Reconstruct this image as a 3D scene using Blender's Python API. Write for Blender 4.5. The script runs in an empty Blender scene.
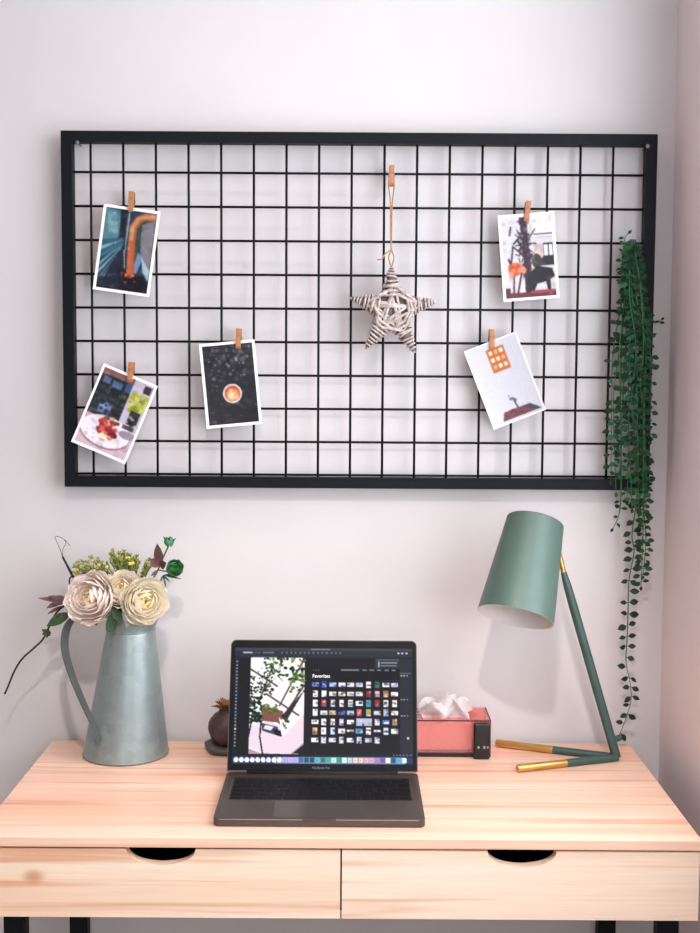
import bpy, bmesh, math, random
import numpy as np
from mathutils import Vector, Matrix
C = bpy.context.scene.collection
PI = math.pi
V = Vector

# ------------------------------------------------------------------ camera
F = 1200.0
PITCH = math.radians(4.38); ROLL = math.radians(0.36)
CAM = V((0.0, -2.094, 1.396))
RM = Matrix.Rotation(PI/2 - PITCH, 3, 'X') @ Matrix.Rotation(ROLL, 3, 'Z')
def ray(u, v): return RM @ V(((u-350)/F, -(v-466.5)/F, -1.0))
def P(u, v, Y):                       # point of the view ray on the vertical plane y = Y
    d = ray(u, v); return CAM + d*((Y-CAM.y)/d.y)
def PZ(u, v, Z):                      # point of the view ray on the level plane z = Z
    d = ray(u, v); return CAM + d*((Z-CAM.z)/d.z)
cd = bpy.data.cameras.new('camera'); cam = bpy.data.objects.new('camera', cd); C.objects.link(cam)
cd.sensor_fit = 'VERTICAL'; cd.sensor_height = 36; cd.lens = 36*F/933; cd.clip_start = .05
cam.matrix_world = Matrix.Translation(CAM) @ RM.to_4x4()
bpy.context.scene.camera = cam

# ------------------------------------------------------------------ materials
def lin(c):
    return tuple(((x/255)/12.92 if x <= 10 else ((x/255+.055)/1.055)**2.4) for x in c)
def L4(c): return (*lin(c), 1)
def base_mat(name):
    m = bpy.data.materials.new(name); m.use_nodes = True
    nt = m.node_tree; b = nt.nodes['Principled BSDF']
    return m, nt, b
def mat(name, c, rough=.5, metal=0, c2=None, scale=20, bump=0, stretch=(1,1,1), sheen=0, detail=4, spec=None, contrast=(.3,.7), ttype='noise', translucent=0):
    m, nt, b = base_mat(name); N = nt.nodes; K = nt.links
    b.inputs['Roughness'].default_value = rough; b.inputs['Metallic'].default_value = metal
    if spec is not None: b.inputs['Specular IOR Level'].default_value = spec
    tc = N.new('ShaderNodeTexCoord'); mp = N.new('ShaderNodeMapping'); mp.inputs['Scale'].default_value = stretch
    K.new(tc.outputs['Object'], mp.inputs['Vector'])
    if ttype == 'voronoi':
        t = N.new('ShaderNodeTexVoronoi'); t.inputs['Scale'].default_value = scale; out = t.outputs['Color']
    else:
        t = N.new('ShaderNodeTexNoise'); t.inputs['Scale'].default_value = scale; t.inputs['Detail'].default_value = detail; out = t.outputs['Fac']
    K.new(mp.outputs['Vector'], t.inputs['Vector'])
    r = N.new('ShaderNodeValToRGB'); r.color_ramp.elements[0].position = contrast[0]; r.color_ramp.elements[1].position = contrast[1]
    cc2 = c2 or tuple(max(0, x*.93) for x in c)
    r.color_ramp.elements[0].color = L4(cc2); r.color_ramp.elements[1].color = L4(c)
    K.new(out, r.inputs['Fac']); K.new(r.outputs['Color'], b.inputs['Base Color'])
    if bump:
        bp = N.new('ShaderNodeBump'); bp.inputs['Strength'].default_value = bump; bp.inputs['Distance'].default_value = .002
        K.new(out, bp.inputs['Height']); K.new(bp.outputs['Normal'], b.inputs['Normal'])
    if sheen: b.inputs['Sheen Weight'].default_value = sheen
    if translucent:
        tr = N.new('ShaderNodeBsdfTranslucent'); mx = N.new('ShaderNodeMixShader'); mx.inputs['Fac'].default_value = translucent
        K.new(r.outputs['Color'], tr.inputs['Color']); K.new(b.outputs[0], mx.inputs[1]); K.new(tr.outputs[0], mx.inputs[2])
        K.new(mx.outputs[0], N['Material Output'].inputs['Surface'])
    return m
def wood(name, light, mid, dark, seed, knot=None):
    m, nt, b = base_mat(name); N = nt.nodes; K = nt.links
    b.inputs['Roughness'].default_value = .42
    tc = N.new('ShaderNodeTexCoord')
    def noise(sc, off, scale, det, dist=0):
        mp = N.new('ShaderNodeMapping'); mp.inputs['Scale'].default_value = sc; mp.inputs['Location'].default_value = off
        K.new(tc.outputs['Object'], mp.inputs['Vector'])
        t = N.new('ShaderNodeTexNoise'); t.inputs['Scale'].default_value = scale; t.inputs['Detail'].default_value = det
        t.inputs['Distortion'].default_value = dist
        K.new(mp.outputs['Vector'], t.inputs['Vector']); return t.outputs['Fac']
    a = noise((.55, 9, 9), (seed, seed*2, 0), 1.6, 3, .4)
    r1 = N.new('ShaderNodeValToRGB'); e = r1.color_ramp.elements
    e[0].position = .34; e[0].color = L4(mid); e[1].position = .6; e[1].color = L4(light)
    K.new(a, r1.inputs['Fac'])
    g = noise((.5, 20, 20), (seed*3, seed, seed), 2.6, 5, .8)
    r2 = N.new('ShaderNodeValToRGB'); e = r2.color_ramp.elements
    e[0].position = .53; e[0].color = (0, 0, 0, 1); e[1].position = .68; e[1].color = (1, 1, 1, 1)
    K.new(g, r2.inputs['Fac'])
    mul = N.new('ShaderNodeMath'); mul.operation = 'MULTIPLY'; mul.inputs[1].default_value = .8
    K.new(r2.outputs['Color'], mul.inputs[0])
    mx = N.new('ShaderNodeMix'); mx.data_type = 'RGBA'; mx.inputs[7].default_value = L4(dark)
    K.new(mul.outputs[0], mx.inputs[0]); K.new(r1.outputs['Color'], mx.inputs[6])
    fine = noise((3, 90, 90), (seed, 0, 0), 3, 3)
    mx2 = N.new('ShaderNodeMix'); mx2.data_type = 'RGBA'; mx2.blend_type = 'MULTIPLY'; mx2.inputs[0].default_value = .22
    K.new(mx.outputs[2], mx2.inputs[6]); K.new(fine, mx2.inputs[7])
    out = mx2.outputs[2]
    if knot:
        mp = N.new('ShaderNodeMapping'); mp.inputs['Location'].default_value = (-knot[0]*1, -knot[1]*.0, -knot[2]*1.5); mp.inputs['Scale'].default_value = (1, 0, 1.5)
        K.new(tc.outputs['Object'], mp.inputs['Vector'])
        ln = N.new('ShaderNodeVectorMath'); ln.operation = 'LENGTH'; K.new(mp.outputs['Vector'], ln.inputs[0])
        rk = N.new('ShaderNodeValToRGB'); e = rk.color_ramp.elements
        e[0].position = .006; e[0].color = (.75,.75,.75,1); e[1].position = .02; e[1].color = (0,0,0,1)
        K.new(ln.outputs['Value'], rk.inputs['Fac'])
        mx3 = N.new('ShaderNodeMix'); mx3.data_type = 'RGBA'; mx3.inputs[7].default_value = L4((196,132,84))
        K.new(rk.outputs['Color'], mx3.inputs[0]); K.new(out, mx3.inputs[6]); out = mx3.outputs[2]
    K.new(out, b.inputs['Base Color'])
    return m
def attr_mat(name, rough=.35, emit=0):
    m, nt, b = base_mat(name); N = nt.nodes; K = nt.links
    a = N.new('ShaderNodeAttribute'); a.attribute_name = 'ink'
    if emit:
        b.inputs['Base Color'].default_value = (.008, .008, .01, 1); b.inputs['Roughness'].default_value = .25
        b.inputs['Specular IOR Level'].default_value = .12
        K.new(a.outputs['Color'], b.inputs['Emission Color']); b.inputs['Emission Strength'].default_value = emit
    else:
        b.inputs['Roughness'].default_value = rough; b.inputs['Specular IOR Level'].default_value = .25; K.new(a.outputs['Color'], b.inputs['Base Color'])
    return m
def emit_mat(name, c, s):
    m, nt, b = base_mat(name); b.inputs['Base Color'].default_value = (0.01,.01,.01,1)
    b.inputs['Emission Color'].default_value = L4(c); b.inputs['Emission Strength'].default_value = s
    return m
def glass_mat(name, tint, surf, fac, rough=.08):
    m, nt, b = base_mat(name); N = nt.nodes; K = nt.links
    b.inputs['Base Color'].default_value = L4(surf); b.inputs['Roughness'].default_value = rough
    t = N.new('ShaderNodeBsdfTransparent'); t.inputs['Color'].default_value = L4(tint)
    mx = N.new('ShaderNodeMixShader'); mx.inputs['Fac'].default_value = fac
    K.new(t.outputs[0], mx.inputs[1]); K.new(b.outputs[0], mx.inputs[2])
    K.new(mx.outputs[0], N['Material Output'].inputs['Surface'])
    return m

SCREEN = 1.15
M = dict(
 wall=mat('white_paint', (213,209,209), .75, c2=(209,205,205), scale=6, bump=.03),
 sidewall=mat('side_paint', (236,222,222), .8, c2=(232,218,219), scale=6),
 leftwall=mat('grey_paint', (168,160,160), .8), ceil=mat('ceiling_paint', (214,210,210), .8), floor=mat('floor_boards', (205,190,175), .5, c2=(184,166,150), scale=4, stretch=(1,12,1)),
 trim=mat('white_gloss', (235,233,232), .4),
 top=wood('pine_top', (249,212,187), (243,190,161), (218,147,116), 1.7),
 drawer_l=wood('pine_drawer', (253,230,206), (250,214,184), (226,166,126), 5.3, knot=(-.432, 0, .690)),
 drawer_r=wood('pine_drawer_window_lit', (254,236,216), (251,222,196), (230,176,140), 9.1),  # same pine made paler, window light on the right put into the colour
 dark=mat('interior_shade_black', (22,22,25), .7),  # near-black colour stands for the shade inside the drawer cutouts
 steel_black=mat('black_powder_coat', (10,15,22), .6, c2=(8,12,18), scale=90, bump=.05, spec=.2),
 wire=mat('black_wire', (16,16,22), .55, spec=.2),
 galv=mat('galvanised_metal', (148,162,160), .40, .5, c2=(137,150,149), scale=70, ttype='voronoi', contrast=(.1,.9)),
 galv_shaded=mat('galvanised_strap_shaded', (112,116,112), .45, .5, c2=(98,102,99), scale=40),  # galvanised tone darkened for the shade on the left-facing strap
 galv_edge=mat('bright_metal_edge', (190,196,196), .3, .8),
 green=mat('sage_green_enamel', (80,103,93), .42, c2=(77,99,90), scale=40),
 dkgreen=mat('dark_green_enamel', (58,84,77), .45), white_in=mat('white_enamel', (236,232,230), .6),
 brass=mat('brushed_brass', (204,164,96), .36, .7, c2=(186,144,80), scale=60, stretch=(1,1,8)),
 bulb=mat('frosted_bulb', (240,238,232), .5),
 alu=mat('grey_aluminium', (88,78,74), .42, .55, c2=(84,74,70), scale=80),
 alu_edge=mat('polished_aluminium', (176,160,150), .25, .8), pad=mat('trackpad_glass', (80,71,68), .35, .4),
 bezel=mat('black_bezel', (9,10,13), .35, spec=.15), key=mat('black_keycap', (11,11,13), .6, spec=.2), keydeck=mat('keyboard_well', (34,31,31), .6, spec=.2),
 screen=attr_mat('lit_display', emit=SCREEN), glyph=emit_mat('lit_white_letters', (235,238,245), SCREEN), mark=mat('grey_lettering', (120,120,124), .5),
 print=attr_mat('glossy_print', .35), card=mat('white_card', (240,239,240), .5),
 peg=mat('peg_wood', (184,124,84), .6, c2=(150,96,62), scale=60, stretch=(1,1,.15)), spring=mat('steel_spring', (150,150,150), .35, .9),
 wicker=mat('greywashed_wicker', (214,202,196), .8, c2=(156,140,134), scale=130, bump=.4), wicker_dark=mat('wicker_inside', (120,104,98), .9),
 twine=mat('jute_twine', (188,146,98), .9, c2=(150,108,66), scale=300),
 vine=mat('vine_leaf', (44,100,60), .55, spec=.25, c2=(18,54,32), scale=45, translucent=.15), vine2=mat('dark_vine_leaf', (32,66,40), .55, spec=.25, c2=(15,36,22), scale=60, translucent=.12),
 vstem=mat('vine_stem', (52,106,66), .6), 
 rose_a=mat('blush_petal', (255,247,240), .7, c2=(254,238,228), scale=30, translucent=.22), rose_ac=mat('blush_heart', (254,238,214), .7, c2=(252,226,196), scale=40, translucent=.2),
 rose_b=mat('cream_petal', (255,250,236), .7, c2=(254,243,222), scale=30, translucent=.22), rose_bc=mat('cream_heart', (255,244,208), .7, c2=(253,234,180), scale=40, translucent=.2),
 fern=mat('yellow_green_foliage', (164,166,78), .6, c2=(96,116,48), scale=70, translucent=.2), berry=mat('yellow_berry', (222,196,96), .5),
 gleaf=mat('green_leaf', (72,100,60), .5, c2=(44,72,42), scale=40, translucent=.2), bleaf=mat('burgundy_leaf', (112,78,68), .6, c2=(74,50,48), scale=50, translucent=.1),
 bud=mat('green_bud', (92,170,98), .5, c2=(38,108,66), scale=60), stem=mat('olive_stem', (78,88,52), .7), twig=mat('dark_twig', (46,40,38), .8, c2=(30,26,26), scale=80),
 silver=mat('silver_leaf', (196,206,206), .6, c2=(150,164,162), scale=60),
 orn_body=mat('brown_glaze', (84,62,56), .55, c2=(50,38,40), scale=50, bump=.3), orn_base=mat('grey_green_stone', (92,92,80), .7, c2=(66,66,60), scale=60), orn_top=mat('dried_petal', (150,104,66), .8, c2=(104,70,48), scale=60),
 acrylic=glass_mat('red_acrylic', (255,229,227), (250,172,168), .22), acrylic_edge=mat('dark_red_edge', (84,20,26), .3), tissue=mat('white_tissue', (250,244,244), .9, translucent=.3),
 blackgloss=mat('black_plastic', (16,16,19), .3), icon=mat('pale_print', (170,174,178), .5), clear=glass_mat('clear_foot', (245,235,235), (230,220,220), .3),
 nail=mat('nail_steel', (120,120,124), .35, .8), pane=glass_mat('window_glass', (250,252,255), (230,235,240), .06),
 lens=emit_mat('lit_lamp_lens', (255,226,190), 6),
)

# ------------------------------------------------------------------ mesh helpers
def add_box(bm, x0, x1, y0, y1, z0, z1, bev=0, seg=2):
    vs = [bm.verts.new((x, y, z)) for x in (x0, x1) for y in (y0, y1) for z in (z0, z1)]
    fs = [bm.faces.new([vs[i] for i in q]) for q in ((0,1,3,2),(4,6,7,5),(0,4,5,1),(2,3,7,6),(0,2,6,4),(1,5,7,3))]
    if bev:
        ed = list({e for f in fs for e in f.edges})
        bmesh.ops.bevel(bm, geom=ed, offset=bev, segments=seg, affect='EDGES', profile=.5)
def bx(*a, **k):
    bm = bmesh.new(); add_box(bm, *a, **k); return bm
def add_tube(bm, pts, rad, n=8, cap=True, flat=None):
    pts = [V(p) for p in pts]; m = len(pts)
    if not hasattr(rad, '__len__'): rad = [rad]*m
    T = [(pts[min(i+1, m-1)]-pts[max(i-1, 0)]).normalized() for i in range(m)]
    up = V((0,0,1)) if abs(T[0].z) < .9 else V((0,1,0))
    a = T[0].cross(up).normalized(); rings = []
    for i in range(m):
        a = (a - T[i]*a.dot(T[i])).normalized(); b = T[i].cross(a)
        rings.append([bm.verts.new(pts[i]+(a*math.cos(2*PI*k/n)+b*math.sin(2*PI*k/n))*rad[i]) for k in range(n)])
    for i in range(m-1):
        for k in range(n):
            bm.faces.new((rings[i][k], rings[i][(k+1)%n], rings[i+1][(k+1)%n], rings[i+1][k]))
    if cap: bm.faces.new(rings[0][::-1]); bm.faces.new(rings[-1])
def tube(*a, **k):
    bm = bmesh.new(); add_tube(bm, *a, **k); return bm
def spline(pts, n=6):
    pts = [V(p) for p in pts]; out = []
    for i in range(len(pts)-1):
        p0 = pts[max(i-1,0)]; p1 = pts[i]; p2 = pts[i+1]; p3 = pts[min(i+2, len(pts)-1)]
        for k in range(n):
            t = k/n
            out.append(.5*((2*p1)+(p2-p0)*t+(2*p0-5*p1+4*p2-p3)*t*t+(3*p1-p0-3*p2+p3)*t**3))
    out.append(pts[-1]); return out
def add_lathe(bm, prof, c, n=48, axis=None, lobe=None, close=False, lean=0):
    c = V(c); R = Matrix.Identity(3)
    if axis is not None: R = V((0,0,1)).rotation_difference(V(axis)).to_matrix()
    rings = []
    for (r, z) in prof:
        row = []
        for k in range(n):
            a = 2*PI*k/n; rr = r*(lobe(a, z) if lobe else 1)
            row.append(bm.verts.new(c + R @ V((rr*math.cos(a)+lean*z, rr*math.sin(a), z))))
        rings.append(row)
    for i in range(len(rings)-1):
        for k in range(n):
            bm.faces.new((rings[i][k], rings[i][(k+1)%n], rings[i+1][(k+1)%n], rings[i+1][k]))
    if close: bm.faces.new(rings[0][::-1]); bm.faces.new(rings[-1])
def lathe(*a, **k):
    bm = bmesh.new(); add_lathe(bm, *a, **k); return bm
def add_leaf(bm, base, d, nrm, ln, w, fold=.2, droop=.15):
    base = V(base); d = V(d).normalized(); s = d.cross(V(nrm))
    if s.length < 1e-4: s = d.cross(V((.3,.5,.8)))
    s.normalize(); nn = s.cross(d).normalized()
    mids = []; ls = []; rs = []
    for t, ww in ((0,.08),(.25,.8),(.5,1),(.75,.72),(1,.03)):
        c = base + d*ln*t - nn*droop*ln*t*t
        mids.append(bm.verts.new(c)); ls.append(bm.verts.new(c+s*w*.5*ww+nn*fold*w*ww)); rs.append(bm.verts.new(c-s*w*.5*ww+nn*fold*w*ww))
    for i in range(4):
        bm.faces.new((mids[i], mids[i+1], ls[i+1], ls[i])); bm.faces.new((rs[i], rs[i+1], mids[i+1], mids[i]))
def add_prism(bm, poly, y0, y1):      # poly of (x, z), extruded along y
    a = [bm.verts.new((x, y0, z)) for x, z in poly]; b = [bm.verts.new((x, y1, z)) for x, z in poly]
    n = len(poly); bm.faces.new(a); bm.faces.new(b[::-1])
    for i in range(n): bm.faces.new((a[i], b[i], b[(i+1)%n], a[(i+1)%n]))
def wloc(o):
    p = V((0,0,0))
    while o: p += o.location; o = o.parent
    return p
def obj(name, bm, m, parent=None, smooth=False, origin=None, label=None, angle=None):
    me = bpy.data.meshes.new(name); bmesh.ops.recalc_face_normals(bm, faces=bm.faces[:])
    o0 = wloc(parent) if parent else (V(origin) if origin is not None else V((0,0,0)))
    bmesh.ops.translate(bm, verts=bm.verts[:], vec=-o0)
    for f in bm.faces: f.smooth = smooth
    if angle:
        for e in bm.edges:
            if len(e.link_faces) == 2 and e.calc_face_angle(0) > angle: e.smooth = False
    bm.to_mesh(me); bm.free()
    for mm in (m if isinstance(m, (list, tuple)) else [m]): me.materials.append(mm)
    o = bpy.data.objects.new(name, me); C.objects.link(o)
    if parent: o.parent = parent
    elif origin is not None: o.location = origin
    if label: o['label'] = label
    return o
def thing(name, label, cat, loc, group=None):
    o = bpy.data.objects.new(name, None); o.empty_display_size = .02; C.objects.link(o); o.location = loc
    o['label'] = label; o['category'] = cat
    if group: o['group'] = group
    return o
def tag(o, label, cat, group=None):
    o['label'] = label; o['category'] = cat
    if group: o['group'] = group
    return o
def struct(name, bm, m):
    o = obj(name, bm, m); o['kind'] = 'structure'; o['label'] = name.replace('_', ' '); o['category'] = name.split('_')[0]; return o
def text_mesh(name, body, size, m, origin, xaxis, yaxis, parent, bold=0):
    cu = bpy.data.curves.new(name, 'FONT'); cu.body = body; cu.size = size; cu.align_x = 'LEFT'; cu.offset = bold
    t = bpy.data.objects.new(name, cu); C.objects.link(t)
    bpy.context.view_layer.update()
    me = bpy.data.meshes.new_from_object(t.evaluated_get(bpy.context.evaluated_depsgraph_get()))
    bpy.data.objects.remove(t); bpy.data.curves.remove(cu)
    xa = V(xaxis).normalized(); ya = V(yaxis).normalized(); o0 = V(origin) - wloc(parent)
    for v in me.vertices: v.co = o0 + xa*v.co.x + ya*v.co.y
    me.materials.clear(); me.materials.append(m); me.name = name
    o = bpy.data.objects.new(name, me); C.objects.link(o); o.parent = parent
    return o

# raster helper for things that are themselves pictures (photo prints, the lit display)
class Pic:
    def __init__(s, w, h, bg):
        s.w, s.h = w, h; s.a = np.empty((h, w, 3)); s.a[:] = bg
        yy, xx = np.mgrid[0:h, 0:w]; s.x = xx/(w-1); s.y = yy/(h-1)
    def put(s, m, c, al=1.0): s.a[m] = s.a[m]*(1-al) + np.array(c, float)*al
    def rect(s, x0, y0, x1, y1, c, al=1): s.put((s.x >= x0)&(s.x <= x1)&(s.y >= y0)&(s.y <= y1), c, al)
    def ell(s, cx, cy, rx, ry, c, al=1): s.put(((s.x-cx)/rx)**2+((s.y-cy)/ry)**2 <= 1, c, al)
    def poly(s, p, c, al=1):
        ins = np.zeros(s.x.shape, bool); j = len(p)-1
        for i in range(len(p)):
            xi, yi = p[i]; xj, yj = p[j]
            if yi != yj:
                ins ^= ((yi > s.y) != (yj > s.y)) & (s.x < (xj-xi)*(s.y-yi)/(yj-yi)+xi)
            j = i
        s.put(ins, c, al)
    def line(s, p, w, c, al=1, asp=1.0):
        for (x0, y0), (x1, y1) in zip(p[:-1], p[1:]):
            dx, dy = x1-x0, (y1-y0)*asp; L2 = dx*dx+dy*dy+1e-12
            t = np.clip(((s.x-x0)*dx+((s.y-y0)*asp)*dy)/L2, 0, 1)
            s.put((s.x-x0-t*dx)**2+((s.y-y0)*asp-t*dy)**2 <= w*w, c, al)
    def dots(s, rnd, n, box, r, cols, asp=1.0):
        for _ in range(n):
            x = rnd.uniform(box[0], box[2]); y = rnd.uniform(box[1], box[3]); q = rnd.uniform(.5, 1)*r
            s.ell(x, y, q, q/asp*rnd.uniform(.7, 1.2), rnd.choice(cols), rnd.uniform(.5, 1))
    def soft(s, k=1):
        for _ in range(k):
            p = np.pad(s.a, ((1,1),(1,1),(0,0)), 'edge')
            s.a = (p[1:-1,1:-1]*4+p[:-2,1:-1]+p[2:,1:-1]+p[1:-1,:-2]+p[1:-1,2:])/8
    def linear(s):
        c = np.clip(s.a, 0, 255)/255
        return np.where(c <= .04045, c/12.92, ((c+.055)/1.055)**2.4)
def pic_mesh(name, pic, pos, m, parent=None, origin=(0,0,0), thick=None, back=None):
    # pos(u, v) -> world point of the picture surface; thick = vector to the back of the card
    w, h = pic.w, pic.h; o0 = wloc(parent) if parent else V(origin)
    co = [pos(i/(w-1), j/(h-1)) - o0 for j in range(h) for i in range(w)]
    faces = [(j*w+i, (j+1)*w+i, (j+1)*w+i+1, j*w+i+1) for j in range(h-1) for i in range(w-1)]
    col = np.ones((w*h, 4)); col[:, :3] = pic.linear().reshape(-1, 3)
    nf = len(faces)
    if thick is not None:
        ring = [i for i in range(w)] + [j*w+w-1 for j in range(1, h)] + [(h-1)*w+i for i in range(w-2, -1, -1)] + [j*w for j in range(h-2, 0, -1)]
        b0 = len(co)
        co += [c+thick for c in co]
        n = len(ring)
        for k in range(n): faces.append((ring[(k+1)%n], ring[k], b0+ring[k], b0+ring[(k+1)%n]))
        faces += [tuple(b0+k for k in f[::-1]) for f in faces[:nf]]
        col = np.vstack([col, np.full((b0, 4), .85)])
    me = bpy.data.meshes.new(name); me.from_pydata([tuple(c) for c in co], [], faces)
    at = me.attributes.new('ink', 'FLOAT_COLOR', 'POINT'); at.data.foreach_set('color', col.astype(np.float32).ravel())
    me.materials.append(m)
    if thick is not None:
        me.materials.append(back)
        for k in range(nf, len(faces)): me.polygons[k].material_index = 1
    me.update(); o = bpy.data.objects.new(name, me); C.objects.link(o)
    if parent: o.parent = parent
    else: o.location = origin
    return o

# ------------------------------------------------------------------ the room
XR = P(671, 300, 0).x                       # right wall plane
XLW = -1.75; ZC = 2.6; YB = -3.6
struct('wall_back', bx(XLW-.1, XR+.1, 0, .1, 0, ZC), M['wall'])
WY0, WY1, WZ0, WZ1 = -1.9, -.27, .88, 2.42  # window opening in the right wall
bm = bmesh.new()
add_box(bm, XR, XR+.1, WY1, 0, 0, ZC); add_box(bm, XR, XR+.1, YB, WY0, 0, ZC)
add_box(bm, XR, XR+.1, WY0, WY1, 0, WZ0); add_box(bm, XR, XR+.1, WY0, WY1, WZ1, ZC)
struct('wall_right', bm, M['sidewall'])
struct('wall_left', bx(XLW-.1, XLW, YB, 0, 0, ZC), M['leftwall'])
struct('floor', bx(XLW-.1, XR+.1, YB, .1, -.1, 0), M['floor'])
struct('ceiling', bx(XLW-.1, XR+.1, YB, .1, ZC, ZC+.1), M['ceil'])
struct('baseboard_back', bx(XLW, XR, -.014, 0, 0, .09, bev=.003), M['trim'])
bm = bmesh.new()
for a in ((WY0, WY0+.05, WZ0, WZ1), (WY1-.05, WY1, WZ0, WZ1), (WY0+.05, WY1-.05, WZ0, WZ0+.05), (WY0+.05, WY1-.05, WZ1-.05, WZ1)):
    add_box(bm, XR+.03, XR+.08, *a)
w = struct('window_1', bm, M['trim'])
FX0, FX1, FZ0, FZ1 = -.3, .5, .95, 2.2    # opening for an added fill window in the wall behind the viewer
bm = bmesh.new()
add_box(bm, XLW-.1, FX0, YB-.1, YB, 0, ZC); add_box(bm, FX1, XR+.1, YB-.1, YB, 0, ZC)
add_box(bm, FX0, FX1, YB-.1, YB, 0, FZ0); add_box(bm, FX0, FX1, YB-.1, YB, FZ1, ZC)
struct('wall_front', bm, M['wall'])
bm = bmesh.new()
for a in ((FX0, FX0+.05, FZ0, FZ1), (FX1-.05, FX1, FZ0, FZ1), (FX0+.05, FX1-.05, FZ0, FZ0+.05), (FX0+.05, FX1-.05, FZ1-.05, FZ1)):
    add_box(bm, a[0], a[1], YB-.08, YB-.03, a[2], a[3])
w2 = struct('window_added_fill', bm, M['trim'])  # window added to let frontal fill reach the wall and desk
obj('pane', bx(FX0+.05, FX1-.05, YB-.058, YB-.052, FZ0+.05, FZ1-.05), M['pane'], w2)
g = obj('pane', bx(XR+.052, XR+.058, WY0+.05, WY1-.05, WZ0+.05, WZ1-.05), M['pane'], w)

# ------------------------------------------------------------------ desk
ZT = .75; YF = -.462; YD = -.02
pl = (PZ(-26, 837, ZT).x + PZ(53, 740, ZT).x)/2; pr = (PZ(703, 842, ZT).x + PZ(629, 742.5, ZT).x)/2
DX0, DX1 = pl, pr; DC = P(341, 885, YF).x
TH = .0155
desk = thing('desk', 'pale pine desk with two drawers and black metal legs against the wall', 'desk', (DC, -.24, 0))
obj('desktop', bx(DX0, DX1, YF, YD, ZT-TH, ZT, bev=.0015), M['top'], desk)
zt = ZT-TH-.0028; zb = zt-.0995
def drawer(x0, x1, ux, m):
    poly = [(x0, zb), (x1, zb), (x1, zt)]
    cx = P(ux, 856, YF).x; hw = .0485; dp = .0235
    poly += [(cx+hw*math.cos(a), zt-dp*math.sin(a)**.9 if 0 < a < PI else zt) for a in [PI*k/20 for k in range(21)]]
    poly += [(x0, zt)]
    bm = bmesh.new(); add_prism(bm, poly, YF+.004, YF+.02)
    d = obj('drawer', bm, m, desk)
    b = bmesh.new()
    add_box(b, x0+.015, x1-.015, YF+.0205, YF+.36, zb+.012, zb+.018)
    add_box(b, x0+.015, x0+.025, YF+.0205, YF+.36, zb+.018, zt-.026); add_box(b, x1-.025, x1-.015, YF+.0205, YF+.36, zb+.018, zt-.026)
    add_box(b, x0+.025, x1-.025, YF+.35, YF+.36, zb+.018, zt-.026)
    obj('drawer_box', b, M['dark'], d)
drawer(DX0+.002, DC-.0012, 160.5, M['drawer_l']); drawer(DC+.0012, DX1-.002, 522.5, M['drawer_r'])
bm = bmesh.new()
add_box(bm, DX0+.002, DX0+.012, YF+.022, YD-.004, zb+.004, ZT-TH); add_box(bm, DX1-.012, DX1-.002, YF+.022, YD-.004, zb+.004, ZT-TH)
add_box(bm, DX0+.012, DX1-.012, YD-.016, YD-.004, zb+.004, ZT-TH); add_box(bm, DC-.006, DC+.006, YF+.022, YD-.016, zb+.004, ZT-TH)
add_box(bm, DX0+.012, DX1-.012, YF+.022, YD-.016, zb+.004, zb+.010)
obj('carcass', bm, M['dark'], desk)
for fu, ru, nm in ((16.5, 80, 'l'), (666, 605.5, 'r')):
    fx = P(fu, 928, YF+.045).x; rx = P(ru, 928, YD-.05).x
    for x, y in ((fx, YF+.045), (rx, YD-.05)):
        obj('leg', bx(x-.0155, x+.0155, y-.0125, y+.0125, 0, zb+.004, bev=.002), M['steel_black'], desk)
    bm = bmesh.new(); add_tube(bm, [(fx, YF+.058, .05), (rx, YD-.063, .05)], .012, 4)
    obj('leg_rail', bm, M['steel_black'], desk)

# ------------------------------------------------------------------ wall grid
YG = -.024
gp = [P(62, 132, YG), P(656, 135, YG), P(648, 489, YG), P(66, 487, YG)]
gx0 = (gp[0].x+gp[3].x)/2; gx1 = (gp[1].x+gp[2].x)/2; gz1 = (gp[0].z+gp[1].z)/2; gz0 = (gp[2].z+gp[3].z)/2
grid = thing('wall_grid', 'black metal memo grid with thick square frame hung on white wall', 'wall grid', ((gx0+gx1)/2, -.022, gz0))
fw = .0185; bm = bmesh.new()
fy0, fy1 = -.034, -.012
def mitre(pts):
    vs = [[bm.verts.new((x, y, z)) for (x, z) in pts] for y in (fy0, fy1)]
    bm.faces.new(vs[0]); bm.faces.new(vs[1][::-1])
    for i in range(4): bm.faces.new((vs[0][i], vs[1][i], vs[1][(i+1)%4], vs[0][(i+1)%4]))
o_ = [(gx0, gz0), (gx1, gz0), (gx1, gz1), (gx0, gz1)]; i_ = [(gx0+fw, gz0+fw), (gx1-fw, gz0+fw), (gx1-fw, gz1-fw), (gx0+fw, gz1-fw)]
for k in range(4):
    bm = bmesh.new(); mitre([o_[k], o_[(k+1)%4], i_[(k+1)%4], i_[k]])
    obj('frame_bar', bm, M['steel_black'], grid)
xa = P(92, 300, YG).x; xb = P(610, 300, YG).x
for k in range(17):
    x = xa+(xb-xa)*k/16
    obj('wire', tube([(x, YG, gz0+fw*.6), (x, YG, gz1-fw*.6)], .0021, 8), M['wire'], grid, smooth=True)
za = (P(150, 172.5, YG).z+P(600, 174.5, YG).z)/2; zz = (P(150, 474.5, YG).z+P(600, 476.5, YG).z)/2
WZ = []
for k in range(10):
    z = za+(zz-za)*k/9; WZ.append(z)
    obj('wire', tube([(gx0+fw*.6, YG+.0036, z), (gx1-fw*.6, YG+.0036, z)], .0021, 8), M['wire'], grid, smooth=True)
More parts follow.
